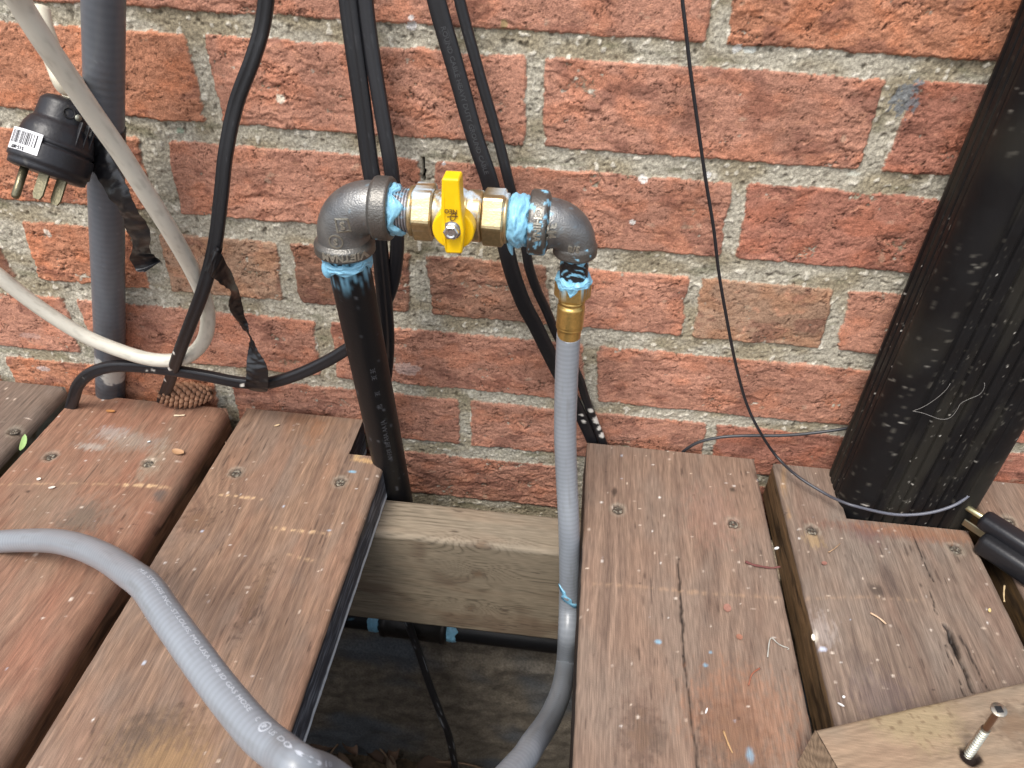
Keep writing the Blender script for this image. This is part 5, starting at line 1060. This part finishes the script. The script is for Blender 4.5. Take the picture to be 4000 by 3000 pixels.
chip('brick_chip', *z8(234, 622)[:2], .0034, .0026, 1.4, lin(150, 108, 94), 'triangular pink brick chip on the cracked board', 'chip', group=CG, curl=.1)
chip('brick_chip', *z8(312, 810)[:2], .0022, .0020, .4, lin(150, 104, 84), 'tiny orange brick chip below the triangular one', 'chip', group=CG, curl=.1)
chip('brick_chip', *z8(862, 333)[:2], .0022, .0016, .4, lin(140, 98, 86), 'tiny red brick chip on the greyish board', 'chip', group=CG, curl=.1)
WG = 'pale flakes of wood and paint'
for (x, y, L, w_, a_, cc, lb) in [(*z6(553, 900)[:2], .0034, .0018, .5, lin(226, 226, 226), 'pale flake at the right edge of the cracked board above the twig'), (*z8(790, 815)[:2], .0042, .0022, 1.5, lin(240, 232, 212), 'cream paint flake on the left edge of the greyish board'),
     (*z8(970, 1250)[:2], .0034, .0012, -.5, lin(222, 222, 222), 'white flake on the greyish board above the offcut'), (*z8(988, 1200)[:2], .0016, .0014, .5, lin(236, 236, 236), 'tiny white speck above the white flake near the offcut'), (*z8(98, 1290)[:2], .0034, .0010, 1.2, lin(220, 220, 220), 'curved white sliver low on the cracked board'),
     (*z4_(1795, 1265)[:2], .0040, .0016, .6, lin(206, 182, 146), 'tan wood shaving on the notched board'), (*z4_(965, 1370)[:2], .0022, .0014, .6, lin(206, 214, 214), 'white crumb on the chalky smear of the reddish board'), (203, 1905, .0042, .0020, .4, lin(216, 206, 196), 'pale splinter at the left of the reddish board'),
     (152, 1872, .0026, .0024, .1, lin(232, 226, 214), 'round white crumb at the left of the reddish board'), (3865, 2385, .0030, .0016, 1.2, lin(214, 190, 130), 'yellow wood crumb in the gap by the flat plug')]:
    chip('flake', x, y, L*.62, w_*.55, a_, cc, lb, 'flake', group=WG, curl=.25)
# cobweb threads on the downspout
def thread(pts, y, label, r=.00013):
    P = [W(3000+a_*.4521, 1400+b_*.4521, y) for a_, b_ in pts]; V, F, S, A, _ = sweep(P, circ(r, 6), .002, ref=(.1, -1, .1)); return tag(mk('cobweb_thread', V, F, mat('cobweb', .7, attr=False, base=(.26, .25, .23)), None), label, 'cobweb')
thread([(1250, 455), (1340, 420), (1450, 350), (1540, 270), (1575, 215)], -.0715, 'upper fine cobweb thread on the black downspout'); thread([(1250, 455), (1330, 470), (1400, 495), (1490, 525), (1570, 515), (1630, 450), (1665, 390), (1740, 350), (1830, 310), (1870, 250), (1870, 210)], -.0715, 'longer curling cobweb thread below the upper one on the downspout')
# litter on the ground below
lv = []
rl = np.random.default_rng(3)
for i in range(260):
    x = rl.uniform(-.5, .1); y = rl.uniform(-.35, -.01); z = -.592+rl.uniform(0, .02); L = rl.uniform(.012, .03); w_ = L*rl.uniform(.3, .6); a_ = rl.uniform(0, 6.28); V = []
    tl = rl.normal(0, .22, 2)
    for ii in range(6):
        for jj in range(4):
            u = ii/5*2-1; v_ = jj/3*2-1; ww = w_*(1-u*u*.9)**.5; X = u*L; Y = v_*ww; V.append((x+X*math.cos(a_)-Y*math.sin(a_), y+X*math.sin(a_)+Y*math.cos(a_), z+X*tl[0]+Y*tl[1]+.3*L*(u*u)*abs(tl[0])+.01*v_*v_))
    lv.append((np.array(V), gridF(6, 4).tolist(), [lin(120, 96, 80), lin(96, 78, 62), lin(140, 122, 104), lin(84, 66, 54)][i % 4]))
for i in range(40):
    x = rl.uniform(-.42, .05); y = rl.uniform(-.25, -.01); a_ = rl.uniform(0, 3.14); L = rl.uniform(.04, .14); V, F, *_ = sweep([(x, y, -.585), (x+L*.5*math.cos(a_), y+L*.5*math.sin(a_), -.572), (x+L*math.cos(a_), y+L*math.sin(a_)*.6, -.578)], circ(.0012, 6), .01, ref=(.1, .2, 1)); lv.append((V, F, lin(126, 104, 84)))
V, F, c = join(lv); o = mk('leaf_litter', V, F, mat('dead leaves', .85), None, c); tag(o, 'dead leaves and stems on the soil under the deck', 'leaf litter', kind='stuff')
